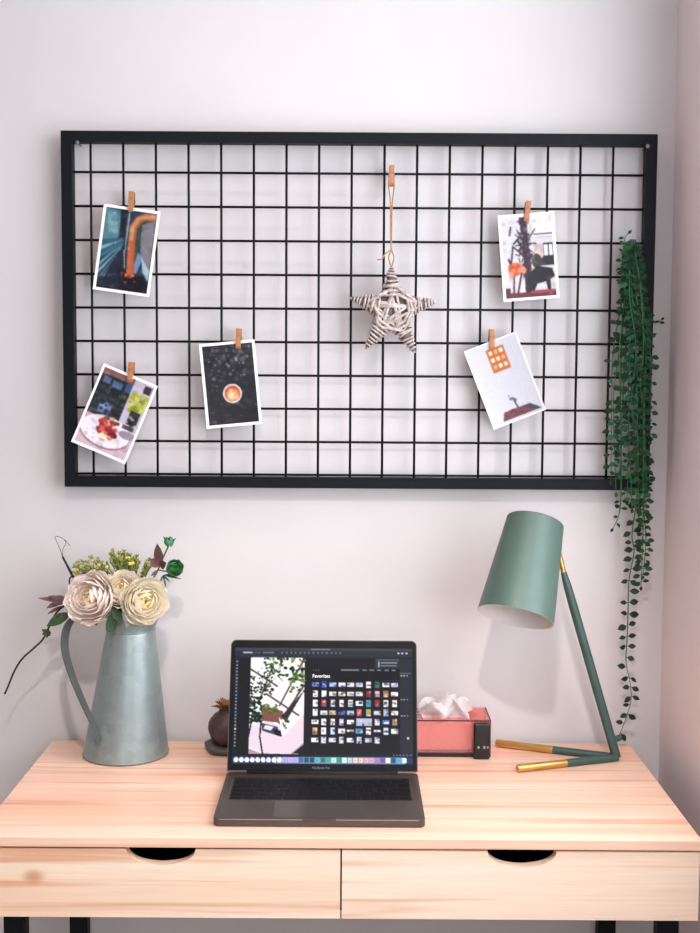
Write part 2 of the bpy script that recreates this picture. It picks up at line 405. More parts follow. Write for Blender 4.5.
for (u, v, lb) in ((79, 146, 'small steel nail holding the upper left corner of black grid'), (646, 145, 'small steel nail holding the upper right corner of black grid')):
    p = P(u, v, -.02)
    bm = bmesh.new(); add_lathe(bm, [(.0012, 0), (.0012, .034), (.0035, .0345), (.0035, .036), (.0005, .0368)], (p.x, .002, gz1-fw-.0012), 12, axis=(0,-1,0), close=True)
    tag(obj('nail', bm, M['nail'], smooth=False, origin=(p.x, 0, gz1-fw)), lb, 'nail', 'nails holding the grid')

# ------------------------------------------------------------------ photo prints
def make_print(corners, pic, label, curl, Y=-.0315):
    tl, tr, br, bl = [P(u, v, Y) for u, v in corners]
    c = (tl+tr+br+bl)/4; ex = ((tr-tl)+(br-bl)).normalized(); ez = V((-ex.z, 0, ex.x))
    wd = ((tr-tl).length+(br-bl).length)/2; hg = ((bl-tl).length+(br-tr).length)/2
    def pos(u, v):
        p = c + ex*wd*(u-.5) + ez*hg*(.5-v)
        p.y = Y - curl*v*v - curl*.35*(u-.5)**2*4*v
        return p
    o = pic_mesh('photo_print', pic, pos, M['print'], None, (c.x, Y, c.z), V((0,.0006,0)), M['card'])
    return tag(o, label, 'photo', 'photo prints pegged to the wall grid')
def framed(bg, m=(.045,.03,.045,.03)):
    p = Pic(112, 172, (244,243,245)); p.m = m; q = Pic(112-2*int(112*m[0]), 172-2*int(172*m[1]), bg); return p, q
def close(p, q, mot=170):
    nz = np.random.default_rng(p.w+len(NZ)); NZ.append(1)
    q.a = q.a*(1+.025*nz.standard_normal(q.x.shape)[..., None]); 
    rn = random.Random(len(NZ)*7)
    for _ in range(mot):
        k_ = rn.uniform(.01,.05); q.ell(rn.random(), rn.random(), k_*rn.uniform(.5,2), k_*rn.uniform(.3,1), rn.choice([(20,20,26),(235,230,232),(120,116,120)]), rn.uniform(.05,.16))
    q.soft(4); q.a = 255*(np.clip(q.a, 0, 255)/255)**1.12; q.a = q.a*.88+q.a.mean(2, keepdims=True)*.12; i = (p.w-q.w)//2; j = (p.h-q.h)//2; p.a[j:j+q.h, i:i+q.w] = q.a; return p
A = 1.55; NZ = []
r = random.Random(4)
# orange arm over blue folds
p1, q = framed((38,62,82), (.055,.035,0,0))
q.poly([(0,0),(.28,.02),(.34,.33),(.18,.42),(0,.42)], (82,132,142)); q.poly([(.04,.05),(.2,.04),(.28,.28),(.1,.3)], (112,160,168))
q.rect(.31,0,.42,.4,(24,34,48)); q.poly([(0,.4),(.4,.34),(.42,.5),(0,.62)], (52,96,116))
for k in range(6):
    t = k/6; q.poly([(.44,.36+.02*k),(0,.48+.1*k),(0,.53+.1*k)], [(118,170,184),(66,114,134),(92,146,164)][k%3])
q.poly([(.45,.4),(.55,.4),(.6,.9),(.1,.9),(.3,.6)], (30,38,62)); q.poly([(.72,.16),(1,.08),(1,.72),(.78,.58)], (128,126,132)); q.rect(.66,.14,.74,.6,(60,76,70))
q.poly([(.72,.5),(.84,.56),(.74,.78),(.66,.76)], (112,140,170)); q.poly([(.8,.55),(1,.72),(1,.86),(.86,.74)], (160,190,200))
q.rect(0,.86,1,1,(26,38,56)); q.poly([(.35,.72),(.9,.8),(1,1),(.5,1)], (24,24,34))
q.line([(.46,0),(.47,.5)], .014, (158,156,152), 1, A); q.line([(.45,.5),(.5,.72)], .012, (200,190,170), .8, A)
arm = [(.96,.05),(.8,.055),(.66,.1),(.58,.2),(.58,.4),(.6,.6),(.62,.76)]
q.line(arm, .075, (164,94,56), 1, A); q.line([(x-.015, y) for x, y in arm], .04, (200,138,92), 1, A); q.line(arm[4:], .05, (186,90,58), .8, A)
q.ell(.62,.8,.09,.035,(206,92,40)); q.dots(r, 16, (.45,.78,.8,.9), .03, [(220,150,100),(60,30,30),(180,90,60)], A)
p1 = close(p1, q)
make_print([(103.5,203.5),(159,211.5),(151,297.5),(93.7,289.3)], p1, 'upper left photo print of an orange curved arm over blue folds', .004)
# cake on a plate
p2, q = framed((34,42,46), (.05,.035,0,0))
q.rect(0,0,.6,.07,(140,96,92)); q.rect(.05,.1,.2,.18,(88,104,140)); q.rect(.24,.11,.44,.2,(70,104,150)); q.rect(.05,.32,.34,.5,(44,52,58)); q.rect(.5,.08,.62,.2,(60,90,130))
q.rect(.16,.4,.4,.55,(104,124,186)); q.rect(.2,.43,.3,.5,(140,160,210)); q.dots(r, 50, (0,.2,.6,.6), .05, [(24,30,32),(56,64,62),(70,74,70)], A)
q.rect(.62,0,1,.64,(196,186,202)); q.rect(.84,.02,.98,.12,(60,50,56)); q.dots(r, 60, (.68,.16,1,.38), .07, [(172,176,58),(126,140,46),(206,206,110)], A)
q.rect(.76,.38,.96,.56,(52,50,56)); q.dots(r, 12, (.76,.38,.96,.58), .04, [(220,214,216),(30,30,34)], A)
q.rect(0,.62,1,1,(208,182,190)); q.rect(0,.6,.25,.68,(196,150,160)); q.ell(.46,.77,.5,.2,(150,112,122)); q.ell(.46,.755,.49,.195,(232,224,232))
q.rect(.72,.58,.95,.63,(74,74,82)); q.ell(.86,.7,.16,.05,(150,140,160)); q.poly([(.34,.72),(.66,.7),(.64,.86),(.36,.86)], (246,222,190))
q.dots(r, 46, (.3,.6,.66,.8), .065, [(190,42,50),(222,92,84),(110,24,34),(236,150,136)], A); q.dots(r, 9, (.34,.56,.6,.64), .045, [(196,140,84),(110,70,50)], A)
p2 = close(p2, q)
make_print([(105,363.5),(158.5,386.5),(125.3,463.5),(71,441)], p2, 'lower left photo print of red berry cake on a white plate', .006)
# coffee from above
p3, q = framed((40,40,45), (.055,.035,0,0))
q.dots(r, 90, (0,.02,1,.42), .045, [(62,62,70),(84,84,92),(30,30,34),(110,112,120),(50,50,58)], A); q.dots(r, 14, (.1,.1,.95,.4), .025, [(150,152,160)], A)
q.dots(r, 40, (0,.45,1,1), .05, [(36,36,40),(46,46,54),(34,38,48)], A)
q.ell(.52,.62,.19,.19/A,(226,220,214)); q.ell(.52,.62,.16,.16/A,(190,96,56)); q.ell(.52,.64,.13,.12/A,(222,150,96)); q.dots(r, 10, (.46,.58,.6,.68), .05, [(246,222,188),(240,200,160)], A)
p3 = close(p3, q)
make_print([(199.2,344),(255.5,339.5),(261.3,423.5),(206.7,429)], p3, 'photo print of coffee cup on a dark ground seen from above', .004)
# room with plant and chair
p4, q = framed((206,202,208), (.055,.04,0,0))
q.rect(.6,0,1,.26,(222,218,222)); q.rect(.62,.22,1,.235,(110,104,110)); q.rect(.66,.26,1,.27,(140,134,140)); q.rect(.8,.34,.99,.52,(36,36,42))
for a in (.815, .91): q.rect(a,.36,a+.075,.5,(226,228,232))
q.rect(.7,.5,1,.62,(44,44,50)); q.rect(.62,.35,.78,.5,(186,172,172)); q.poly([(.5,.55),(.72,.4),(.8,.5),(.6,.68)], (222,186,172))
q.poly([(.36,0),(.5,.02),(.54,.62),(.48,.96),(.4,.95),(.4,.5)], (62,44,62)); q.dots(r, 60, (.34,.05,.56,.95), .04, [(86,62,84),(44,30,44),(150,130,150),(70,40,50)], A)
q.line([(.42,.5),(.2,.36),(.14,.6)], .016, (66,50,62), 1, A); q.line([(.46,.5),(.3,.28)], .02, (54,40,48), 1, A); q.line([(.18,.12),(.15,.22)], .014, (50,44,50), 1, A)
q.line([(.36,.24),(.22,.33)], .016, (44,40,44), 1, A); q.line([(.5,.3),(.66,.16)], .014, (90,80,90), 1, A)
for _ in range(26):
    x_ = r.uniform(.3,.58); y_ = r.uniform(.05,.8); q.line([(x_, y_), (x_+r.uniform(-.14,.14), y_+r.uniform(-.1,.06))], r.uniform(.006,.013), r.choice([(70,50,68),(96,76,92),(48,36,44)]), 1, A)
q.line([(.1,.52),(.2,.7),(.16,.94)], .022, (84,60,62), 1, A)
q.ell(.22,.65,.14,.085,(206,92,58)); q.dots(r, 16, (.1,.57,.36,.73), .05, [(226,120,76),(176,70,46),(236,150,116)], A); q.ell(.36,.66,.08,.05,(226,140,110)); q.poly([(.2,.74),(.36,.7),(.4,.95),(.18,.95)], (218,208,208)); q.line([(.34,.7),(.24,.95)], .018, (70,46,50), 1, A)
q.ell(.66,.56,.1,.09,(62,66,60)); q.poly([(.46,.72),(.66,.62),(.95,.66),(1,.76),(.9,.8),(.9,.92),(.84,.92),(.82,.82),(.64,.84),(.56,.94),(.46,.94)], (34,34,38)); q.poly([(.66,.84),(.8,.84),(.82,.9),(.64,.9)], (210,206,212))
q.rect(0,.94,1,1,(112,52,62)); q.rect(.5,.92,1,.96,(168,62,72)); q.rect(0,.88,.1,1,(96,50,56))
p4 = close(p4, q, 70)
make_print([(498,216),(555,210.8),(558,298.3),(503,301.7)], p4, 'upper right photo print of a bright room with plant and black chair', .004)
# pale wall with orange window
p5, q = framed((196,196,204), (.03,.02,0,0))
q.a += (q.x[..., None]-.5)*-14
q.rect(.36,.07,.71,.37,(190,104,56))
for i in range(3):
    for j in range(3): q.rect(.395+.105*i,.1+.09*j,.395+.105*i+.07,.1+.09*j+.05,[(246,206,160),(232,160,96),(250,226,190)][(i+2*j)%3])
q.poly([(.2,.97),(.27,.87),(.8,.87),(.97,.97)], (112,62,66)); q.poly([(.62,.87),(.8,.87),(.97,.97),(.86,.97)], (70,62,70)); q.dots(r, 14, (.28,.88,.7,.96), .04, [(134,70,72),(90,54,60)], A)
q.line([(.56,.87),(.53,.76)], .014, (70,64,70), 1, A); q.ell(.5,.74,.05,.018,(110,106,112)); q.ell(.55,.77,.035,.022,(90,86,92)); q.ell(.47,.7,.025,.012,(160,158,164))
p5 = close(p5, q, 0)
make_print([(464.3,350.5),(517,332),(543.6,409),(493,430.5)], p5, 'tilted photo print of pale wall with a small orange window', .007)

# ------------------------------------------------------------------ clothes pegs
def jaw_bm(s):
    bm = bmesh.new()                       # local: z up, jaws pinch at z=-.016, open at top
    prof = [(-.017, .0035), (-.014, .0038), (-.004, .0036), (.0, .0046), (.004, .0036), (.017, .0058)]
    out = [(-.017, .0062), (-.013, .0085), (-.006, .0085), (-.003, .0076), (.003, .0076), (.006, .0092), (.016, .0096), (.017, .0085)]
    poly = [(y, z) for z, y in prof] + [(y, z) for z, y in out[::-1]]
    a = [bm.verts.new((-.0042, s*y, z)) for y, z in poly]; b = [bm.verts.new((.0042, s*y, z)) for y, z in poly]
    bm.faces.new(a); bm.faces.new(b[::-1]); n = len(poly)
    for i in range(n): bm.faces.new((a[i], b[i], b[(i+1)%n], a[(i+1)%n]))
    return bm
def new_peg():
    t = thing('clothes_peg', '', 'clothes peg', (0,0,0), 'wooden pegs on the wall grid')
    for s in (-1, 1): obj('jaw', jaw_bm(s), M['peg'], t)
    bm = bmesh.new()
    add_tube(bm, [(-.0052 + .0008*k/6, .0042*math.cos(2*PI*k/6)*1.0, .0042*math.sin(2*PI*k/6)) for k in range(13)], .0006, 6)
    add_tube(bm, [(.0052 - .0008*k/6, .0042*math.cos(2*PI*k/6), .0042*math.sin(2*PI*k/6)) for k in range(13)], .0006, 6)
    add_tube(bm, [(-.0046, 0, .001), (.0046, 0, .001)], .0032, 10)
    obj('spring', bm, M['spring'], t)
    return t
peg0 = new_peg(); used = [False]
def peg(u, v, deg, label, Y=-.0275):
    if not used[0]: t = peg0; used[0] = True
    else:
        t = peg0.copy(); C.objects.link(t)
        for ch in list(peg0.children):
            c = ch.copy(); C.objects.link(c); c.parent = t
    t.location = P(u, v, Y); t.rotation_euler = (0, math.radians(deg), 0); t['label'] = label
    return t
peg(131.8, 202, 2, 'wooden peg holding the orange arm photo on the grid')
peg(131.2, 372, 4, 'wooden peg holding the cake photo on the grid')
peg(238.8, 338.5, 1, 'wooden peg holding the coffee photo on the grid')
peg(527, 211.5, 6, 'wooden peg holding the photo of a room with black chair')
peg(491.6, 339.5, -2, 'wooden peg holding the photo of orange window on pale wall')
peg(391.5, 176, 1, 'wooden peg holding the twine loop of the wicker star')

# ------------------------------------------------------------------ wicker star
YS = -.052
sc = P(392, 309, YS)
star = thing('wicker_star', 'grey wicker star ornament hanging from twine on the black grid', 'ornament', (sc.x, YS, sc.z))
tips = [P(391.5, 268, YS), P(434, 302, YS), P(414, 351, YS), P(367, 347, YS), P(352, 298.5, YS)]
bm = bmesh.new()
for t in tips:
    add_tube(bm, [sc, sc.lerp(t, .45), t], [.016, .012, .0035], 10)
add_lathe(bm, [(.002, -.011), (.024, -.009), (.028, 0), (.024, .009), (.002, .011)], sc, 20, axis=(0,1,0))
obj('wicker_core', bm, M['wicker_dark'], star, smooth=True)
bm = bmesh.new(); rr = random.Random(3)
for t in tips:
    d = (t-sc); L = d.length; d.normalize(); a = V((0,1,0)); b = d.cross(a)
    for k in range(8):                              # wraps round each arm
        s = .36 + .62*k/7.5; rad = .0235*(1-s)+.0036
        tl = rr.uniform(-.25, .25)
        ring = [sc + d*(L*s + rad*tl*math.cos(q+1)) + (a*math.sin(q)*.9+b*math.cos(q))*rad for q in [2*PI*j/14 for j in range(15)]]
        add_tube(bm, ring, .0023*rr.uniform(.85,1.15)*(1.1-.4*s), 6, cap=False)
    add_tube(bm, [t-d*.006, t+d*.0035], [.004, .002], 6)
obj('arm_wrapping', bm, M['wicker'], star, smooth=True)
bm = bmesh.new()
mids = [sc.lerp(t, .5) for t in tips]
for k in range(5):                                  # strands crossing the middle
    for j, off in ((1, 0), (2, 0), (2, 1), (1, 1), (2, 2)):
        p, q = mids[k].copy(), mids[(k+j)%5].copy()
        e = (q-p).normalized(); n_ = V((-e.z, 0, e.x))
        o1 = n_*rr.uniform(-.008, .008); o2 = n_*rr.uniform(-.008, .008); yb = -.011-rr.uniform(0, .006)
        m_ = (p+q)/2 + (o1+o2)/2; m_.y = YS+yb-.003
        p = p+o1-e*.004; q = q+o2+e*.004; p.y = YS-.0075; q.y = YS-.0075
        add_tube(bm, spline([p, m_, q], 5), .0024*rr.uniform(.8, 1.15), 6)
obj('crossing_strands', bm, M['wicker'], star, smooth=True)
bm = bmesh.new()
k0 = P(391.2, 250, YS+.004)
for s in (-1, 1):
    add_tube(bm, spline([P(391.5+s*2.4, 179, -.0315+.0) , P(391.4+s*2.6, 188, -.037), P(391.4+s*.8, 204, -.041), P(391.2+s*.5, 228, -.046), k0], 6), .0011, 6)
    add_tube(bm, spline([k0, P(391.3+s*2.6, 257, YS-.001), P(391.4+s*1.2, 264, YS-.002), P(391.4, 268, YS-.001)], 5), .0011, 6)
add_tube(bm, spline([k0, P(385, 254, YS), P(382, 259, YS-.002), P(377.5, 259.5, YS)], 5), .0012, 6)
add_lathe(bm, [(.0002,-.0026),(.0022,-.001),(.0024,.001),(.0002,.0026)], k0, 10)
obj('twine_loop', bm, M['twine'], star, smooth=True, label='thin tan twine loop with a knot')

# ------------------------------------------------------------------ hanging vine
rv = random.Random(11)
top = P(632, 243, -.045)
vine = thing('hanging_vine', 'green trailing leafy vine hung over right side of the black grid', 'plant', (top.x, -.05, top.z))
def strand(pts, dens, size, mleaf, spread=1.0, taper=True):
    path = spline([P(u, v, Y) for u, v, Y in pts], 8)
    stem = obj('vine_stem', tube(path, [.0011 if i < len(path)*.7 else .0007 for i in range(len(path))], 5), M['vstem'], vine, smooth=True)
    bm = bmesh.new(); side = 1; acc = 0
    for i in range(len(path)-1):
        acc += (path[i+1]-path[i]).length
        if acc >= dens:
            acc = 0; side = -side; t = (path[i+1]-path[i]).normalized()
            for s in ((side,) if rv.random() < .35 else (side, -side)):
                d = V((s*rv.uniform(.6,1.1), -rv.uniform(-.1,.8)*spread, 0)) + t*rv.uniform(-.45,.75)
                if path[i].y > -.04: d.y = -abs(d.y)
                n_ = V((rv.uniform(-.5,.5), -1, rv.uniform(-.2,.8)))
                l = size*rv.uniform(.75, 1.2)
                b = path[i] + d.normalized()*.0025
                add_tube(bm, [path[i], b], .0005, 4, cap=False)
                add_leaf(bm, b, d, n_, l, l*rv.uniform(.58, .74), fold=.15, droop=rv.uniform(0,.25))
    tip = path[-1]; add_leaf(bm, tip, path[-1]-path[-2], (0,-1,0.2), size*.8, size*.5)
    obj('leaves', bm, mleaf, stem, smooth=True)
ends = [(611,480,-.046),(616,492,-.05),(620,470,-.048),(622,440,-.056),(627,500,-.05),(632,508,-.058),(637,470,-.068),(639,512,-.056),(643,500,-.068),(647,488,-.06),(650,440,-.06),(634,420,-.072),(642,400,-.074),(646,510,-.05)]
for k, (u, v, Y) in enumerate(ends):
    u0 = 631+rv.uniform(-2.5, 2.5); m1 = u*.55+632*.45; 
    if u < 625: m1 = min(m1+2, 626)
    pts = [(u0, 243+rv.uniform(0,3), -.042), (u0*.6+m1*.4+rv.uniform(-2,2), 262, (Y-.05)/2), (m1+rv.uniform(-4,4), 300, Y), (u*.8+m1*.2+rv.uniform(-4,4), 350, Y), (u+rv.uniform(-4,4), min(400, v-20), Y), (u, v, Y)]
    strand(pts, .0100 if u > 624 else .0145, .0122, M['vine'] if k % 3 else M['vine2'])
strand([(630,250,-.044),(636,330,-.05),(634,420,-.05),(637,490,-.05),(636,505,-.046),(632,535,-.04),(634,552,-.04),(629,580,-.04),(628,610,-.04),(627,640,-.04),(626,662,-.04),(630,682,-.04),(631,700,-.045),(626,718,-.045),(619,736,-.045)], .0145, .0155, M['vine2'], .6)
strand([(634,250,-.046),(645,340,-.06),(644,430,-.06),(643,505,-.05),(643,535,-.045),(642,560,-.045),(641,586,-.045)], .0095, .0115, M['vine2'], .8)
strand([(640,380,-.055),(645,470,-.05),(644,510,-.045),(646,540,-.045),(643,575,-.045)], .011, .0115, M['vine'], .8)
strand([(628,300,-.05),(622,420,-.05),(621,490,-.048),(620,508,-.043),(618,518,-.043),(613,528,-.043)], .011, .0105, M['vine2'], .6)
strand([(626,300,-.045),(622,278,-.044),(622.5,262,-.042),(624,248,-.042),(625,238,-.042),(628,234,-.044)], .0105, .011, M['vine'], .5)
strand([(642,305,-.06),(648,314,-.058),(652,319,-.055),(656,323,-.055),(661,320,-.055)], .008, .009, M['vine2'], .5)
bm = bmesh.new()
hz = WZ[2]
for s in (-2, 0, 2):
    p = P(632+s, 243, YG)
    add_tube(bm, spline([(p.x, -.042, hz-.004), (p.x, -.034, hz+.0035), (p.x, -.022, hz+.005), (p.x, -.0155, hz-.002), (p.x, -.0155, hz-.02)], 5), .0012, 6)
obj('hanging_hook', bm, M['vstem'], vine, smooth=True)

# ------------------------------------------------------------------ metal jug
JY = -.092; jb = PZ(125.5, 757, ZT); jb.y = JY; jb.x = P(126, 757, JY).x
jug = thing('metal_jug', 'tall tapered galvanised metal jug holding flowers, on left of desk', 'jug', (jb.x, JY, ZT))
zs = P(128, 634, JY-.03).z - ZT           # shoulder height
zr = zs + .032                             # rim height
R0 = .0715; R1 = .0405
prof = [(.001, 0), (R0-.003, 0), (R0, .002), (R0, .006)]
prof += [(R0+(R1-R0)*t, .006+(zs-.006)*t) for t in (.1,.3,.5,.7,.9,.98,1)]
prof += [(R1-.0006, zs+.001), (R1-.001, zs+.004), (R1-.0005, zs+.018), (R1+.0025, zr)]
inner = [(r_-.0012 if r_ > .01 else r_, z_+.0012 if z_ < .001 else z_) for r_, z_ in prof][::-1]
LEAN = .010/zs
def spout(a, z): return 1 + (max(0, math.cos(a+.35))**10*.34*max(0, (z-zs)/(zr-zs)) if z > zs else 0)
obj('jug_body', lathe(prof+inner, (jb.x, JY, ZT), 64, lobe=spout, lean=LEAN), M['galv'], jug, smooth=True, angle=.6)
for z_, r_ in ((.004, R0+.0003), (zs+.002, R1+.0002)):
    ring = [V((jb.x+LEAN*z_+r_*math.cos(a), JY+r_*math.sin(a), ZT+z_)) for a in [2*PI*k/48 for k in range(49)]]
    obj('rolled_seam', tube(ring, .0011, 6, cap=False), M['galv'], jug, smooth=True)
hp = spline([P(u, v, JY+d) for u, v, d in ((99,622,-.02),(85,616.5,-.022),(73,619,-.026),(66,631,-.03),(65,650,-.036),(71.5,674,-.044),(82,700,-.053),(93,724,-.062),(98.5,737,-.0675),(99.3,744,-.069))], 6)
bm = bmesh.new(); rows = []
for i, p in enumerate(hp):                 # flat strap handle, its width running towards the viewer's right and depth
    t = (hp[min(i+1, len(hp)-1)]-hp[max(i-1,0)]).normalized(); f_ = i/(len(hp)-1); wv = V((.62-.66*f_, 1, 0)); wv = (wv - t*wv.dot(t)).normalized(); nn = t.cross(wv)
    ww = .0115-.003*f_
    rows.append([bm.verts.new(p+wv*ww*a+nn*.0011*b) for a, b in ((-1,-1),(1,-1),(1,1),(-1,1))])
for i in range(len(rows)-1):
    for k in range(4): bm.faces.new((rows[i][k], rows[i][(k+1)%4], rows[i+1][(k+1)%4], rows[i+1][k]))
bm.faces.new(rows[0][::-1]); bm.faces.new(rows[-1])
obj('handle', bm, M['galv_shaded'], jug, smooth=True, angle=.6, label='curved flat metal strap handle')

# ------------------------------------------------------------------ flowers
mouth = V((jb.x+.010, JY, ZT+zr-.01)); inside = V((jb.x+.006, JY, ZT+zs-.09))
def add_petal(bm, M3, org, Rk, phi, w0, a0, a1, lip, rnd, hscale=1.0):
    nu, nv = 7, 7; rows = []
    ph2 = rnd.uniform(0, 6)
    for j in range(nv):
        t = j/(nv-1); al = a0+(a1-a0)*t
        wt = w0*(.35+.65*min(1, t*1.8))*math.sqrt(max(.03, 1-max(0, (t-.55)/.45)**2*.9))
        row = []
        for i in range(nu):
            s = 2*i/(nu-1)-1
            rr_ = Rk*(1+lip*max(0, t-.65)**1.3*2.2 + .05*math.sin(3*s+ph2)*t + .035*s*s)
            row.append(bm.verts.new(org + M3 @ V((rr_*math.sin(al)*math.cos(phi+s*wt), rr_*math.sin(al)*math.sin(phi+s*wt), -Rk*math.cos(al)*hscale+.03*Rk*math.sin(5*s+ph2)*t))))
        rows.append(row)
    for j in range(nv-1):
        for i in range(nu-1): bm.faces.new((rows[j][i], rows[j][i+1], rows[j+1][i+1], rows[j+1][i]))
def rose(c, axis, R, label, mo, mi, seed, stempts):
    rnd = random.Random(seed); t = thing('rose', label, 'flower', c, 'large roses in the metal jug')
    M3 = V((0,0,1)).rotation_difference(V(axis).normalized()).to_matrix()
    st = obj('stem', tube(spline(stempts, 5), .002, 6), M['stem'], t, smooth=True)
    bo = bmesh.new(); bi = bmesh.new()
    layers = [(.22,3,1.0,0,2.6,-.1),(.36,3,1.05,.2,2.45,-.05),(.5,4,.95,.2,2.25,.0),(.63,4,.95,.2,2.12,.04),(.76,5,.85,.2,1.98,.08),(.88,5,.88,.2,1.82,.14),(.98,5,1.0,.2,1.68,.1),(1.04,5,1.05,.2,1.48,.1)]
    for k, (rk, n, w0, a0, a1, lip) in enumerate(layers):
        off = rnd.uniform(0, 6)
        for j in range(n):
            add_petal(bi if k < 2 else bo, M3, V(c)+M3@V((0,0,.10*R*(1-rk))), R*rk*rnd.uniform(.94,1.06), off+2*PI*j/n+rnd.uniform(-.15,.15), w0*rnd.uniform(.9,1.15), a0, a1*rnd.uniform(.95,1.05), lip, rnd, .86)
    obj('outer_petals', bo, mo, t, smooth=True); obj('inner_petals', bi, mi, t, smooth=True, label='warmer peach heart petals')
    return t
c1 = P(89, 597, -.138); c2 = P(121, 588, -.128); c3 = P(146, 601, -.14)
def stempath(c): return [inside, mouth.lerp(c, .15)+V((0,0,-.01)), mouth.lerp(c, .6), c]
rose(c1, (-.3,-1,.35), .040, 'blush white rose with peach heart, leftmost in the metal jug', M['rose_a'], M['rose_ac'], 5, stempath(c1))
rose(c2, (.0,-1,.75), .031, 'cream rose in the middle of jug, between the other two roses', M['rose_b'], M['rose_bc'], 8, stempath(c2))
rose(c3, (.5,-1,.3), .037, 'cream yellow rose on the right rim of metal jug', M['rose_b'], M['rose_bc'], 13, stempath(c3))
# fluffy yellow-green sprig
rf = random.Random(21); fc = P(112, 575, -.085)
fern = thing('foliage_sprig', 'yellow green feathery foliage with tiny berries behind the roses', 'foliage', mouth)
bs, bl = bmesh.new(), bmesh.new()
for k in range(56):
    e = P(rf.uniform(72, 152), 0, 0); u = rf.uniform(74, 152); u = min(153, max(70, u))
    v = 549 + abs(u-116)*.3 + rf.uniform(0, 15)
    e = P(u, v, rf.uniform(-.12, -.055)); b0 = mouth.lerp(e, .1)
    path = spline([mouth+V((rf.uniform(-.01,.01), 0, -.02)), mouth.lerp(e, .55)+V((0,0,.008)), e], 6)
    add_tube(bs, path, .0008, 4, cap=False)
    for i in range(6, len(path)):
        tdir = (path[i]-path[i-1]).normalized()
        for s in range(3):
            d = tdir + V((rf.uniform(-1,1), rf.uniform(-1,1), rf.uniform(-.5,1)))
            add_leaf(bl, path[i], d, (rf.uniform(-.4,.4),-1,.5), rf.uniform(.005,.009), .0024, .1)
    if rf.random() < .5:
        obj('berry', lathe([(.0003,-.003),(.0024,-.0015),(.003,0),(.0024,.0015),(.0003,.003)], path[-2]+V((0,-.006,0)), 8), M['berry'], fern, smooth=True)
obj('stems', bs, M['stem'], fern); obj('leaves', bl, M['fern'], fern, smooth=True)
# bud spray on the right
bt = thing('bud_spray', 'stem with two green buds and burgundy leaves right of roses', 'flower', mouth)
YBUD = -.10
st = [inside, mouth+V((.012,0,0)), P(150, 585, YBUD), P(157, 572, YBUD), P(163, 558, YBUD), P(168.5, 546, YBUD)]
bm = tube(spline(st, 6), .0014, 6); add_tube(bm, spline([P(158,570,YBUD), P(164,571,YBUD), P(171,572,YBUD)], 5), .0012, 6)
obj('stem', bm, M['stem'], bt, smooth=True)
def bud(c, axis, R, n, seed):
    rnd = random.Random(seed); M3 = V((0,0,1)).rotation_difference(V(axis).normalized()).to_matrix(); bm = bmesh.new()
    for k, (rk, nn, a1) in enumerate(((.5,3,2.6),(.75,4,2.4),(1,5,2.1))[:n]):
        for j in range(nn): add_petal(bm, M3, V(c), R*rk, k+2*PI*j/nn, .85, .1, a1, -.3 if n == 2 else .25, rnd, 1.25)
    obj('bud', bm, M['bud'], bt, smooth=True)
bud(P(169, 541.5, YBUD), (-.05,-.25,1), .0105, 2, 3); bud(P(174.5, 568, YBUD-.004), (.5,-.8,.25), .0135, 3, 4)
for (u0,v0,u1,v1,w_) in ((160,566,157,544,.016),(160,566,150,559,.017),(160,566,166,563,.016),(158,570,151,576,.006)):
    bm = bmesh.new(); a_, b_ = P(u0,v0,YBUD), P(u1,v1,YBUD-.012); add_leaf(bm, a_, b_-a_, (0,-1,.25), (b_-a_).length, w_, .12, .05); obj('burgundy_leaf', bm, M['bleaf'], bt, smooth=True)

for (u1,v1) in ((170,582),(166,588),(164,577),(173,576),(160,583),(180,574),(182,579),(163,536),(176,538)):
    bm = bmesh.new(); a_ = P(163,575,YBUD) if v1 > 570 else P(169,545,YBUD); b_ = P(u1,v1,YBUD-.006); add_leaf(bm, a_, b_-a_, (0,-1,.3), (b_-a_).length, .0035, .1, .05); obj('green_leaf', bm, M['gleaf'], bt, smooth=True)
# dark twig with wire curls
tw = thing('dark_twig', 'dark bare twig with thin wiry curls, upper left of roses', 'twig', mouth); YT = -.085
obj('twig_stem', tube(spline([inside, mouth+V((-.012,0,0)), P(84,590,YT), P(74,578,YT), P(68,567,YT), P(62.5,556.5,YT)], 5), [.0022]*20+[.0019]*6, 6), M['twig'], tw, smooth=True)
bm = tube(spline([P(62.5,557,YT), P(60,549,YT), P(56,540,YT), P(55,536.5,YT), P(60,537,YT), P(66,541,YT), P(70,546,YT)], 6), .0005, 5)
obj('wire_curl', bm, M['twig'], tw, smooth=True); bm = bmesh.new()
add_tube(bm, spline([P(62.5,557,YT), P(63,549,YT-.004), P(66,543,YT-.006), P(64,540,YT-.004)], 6), .0005, 5)
obj('wire_curl', bm, M['twig'], tw, smooth=True); bm = bmesh.new()
add_tube(bm, spline([P(73,576,YT), P(70,578,YT), P(69.5,584,YT), P(73,590,YT)], 5), .0014, 5)
obj('side_twig', bm, M['twig'], tw, smooth=True)
# trailing branch on the left
br = thing('trailing_branch', 'drooping branch with green and burgundy leaves left of jug', 'branch', mouth); YL = -.105
pth = spline([inside, mouth+V((-.012,-.004,.004)), P(92,606,-.1), P(72,603,YL), P(58,611,YL), P(50,625,YL), P(43,639,YL), P(34,648,YL), P(22,659,YL), P(14,672,YL), P(7,689,YL), P(4.5,694,YL)], 6)
obj('branch_stem', tube(pth, [.0016]*len(pth), 6), M['twig'], br, smooth=True)
for (u0,v0,u1,v1,w_) in ((64,601,38,598,.008),(64,600,46,608,.01),(66,598,52,603,.018),(62,606,47,614,.006),(66,600,48,596,.008)):
    bm = bmesh.new(); a_, b_ = P(u0,v0,YL), P(u1,v1,YL-.012); add_leaf(bm, a_, b_-a_, (0,-1,.4), (b_-a_).length, w_, .12, .05); obj('burgundy_leaf', bm, M['bleaf'], br, smooth=True)

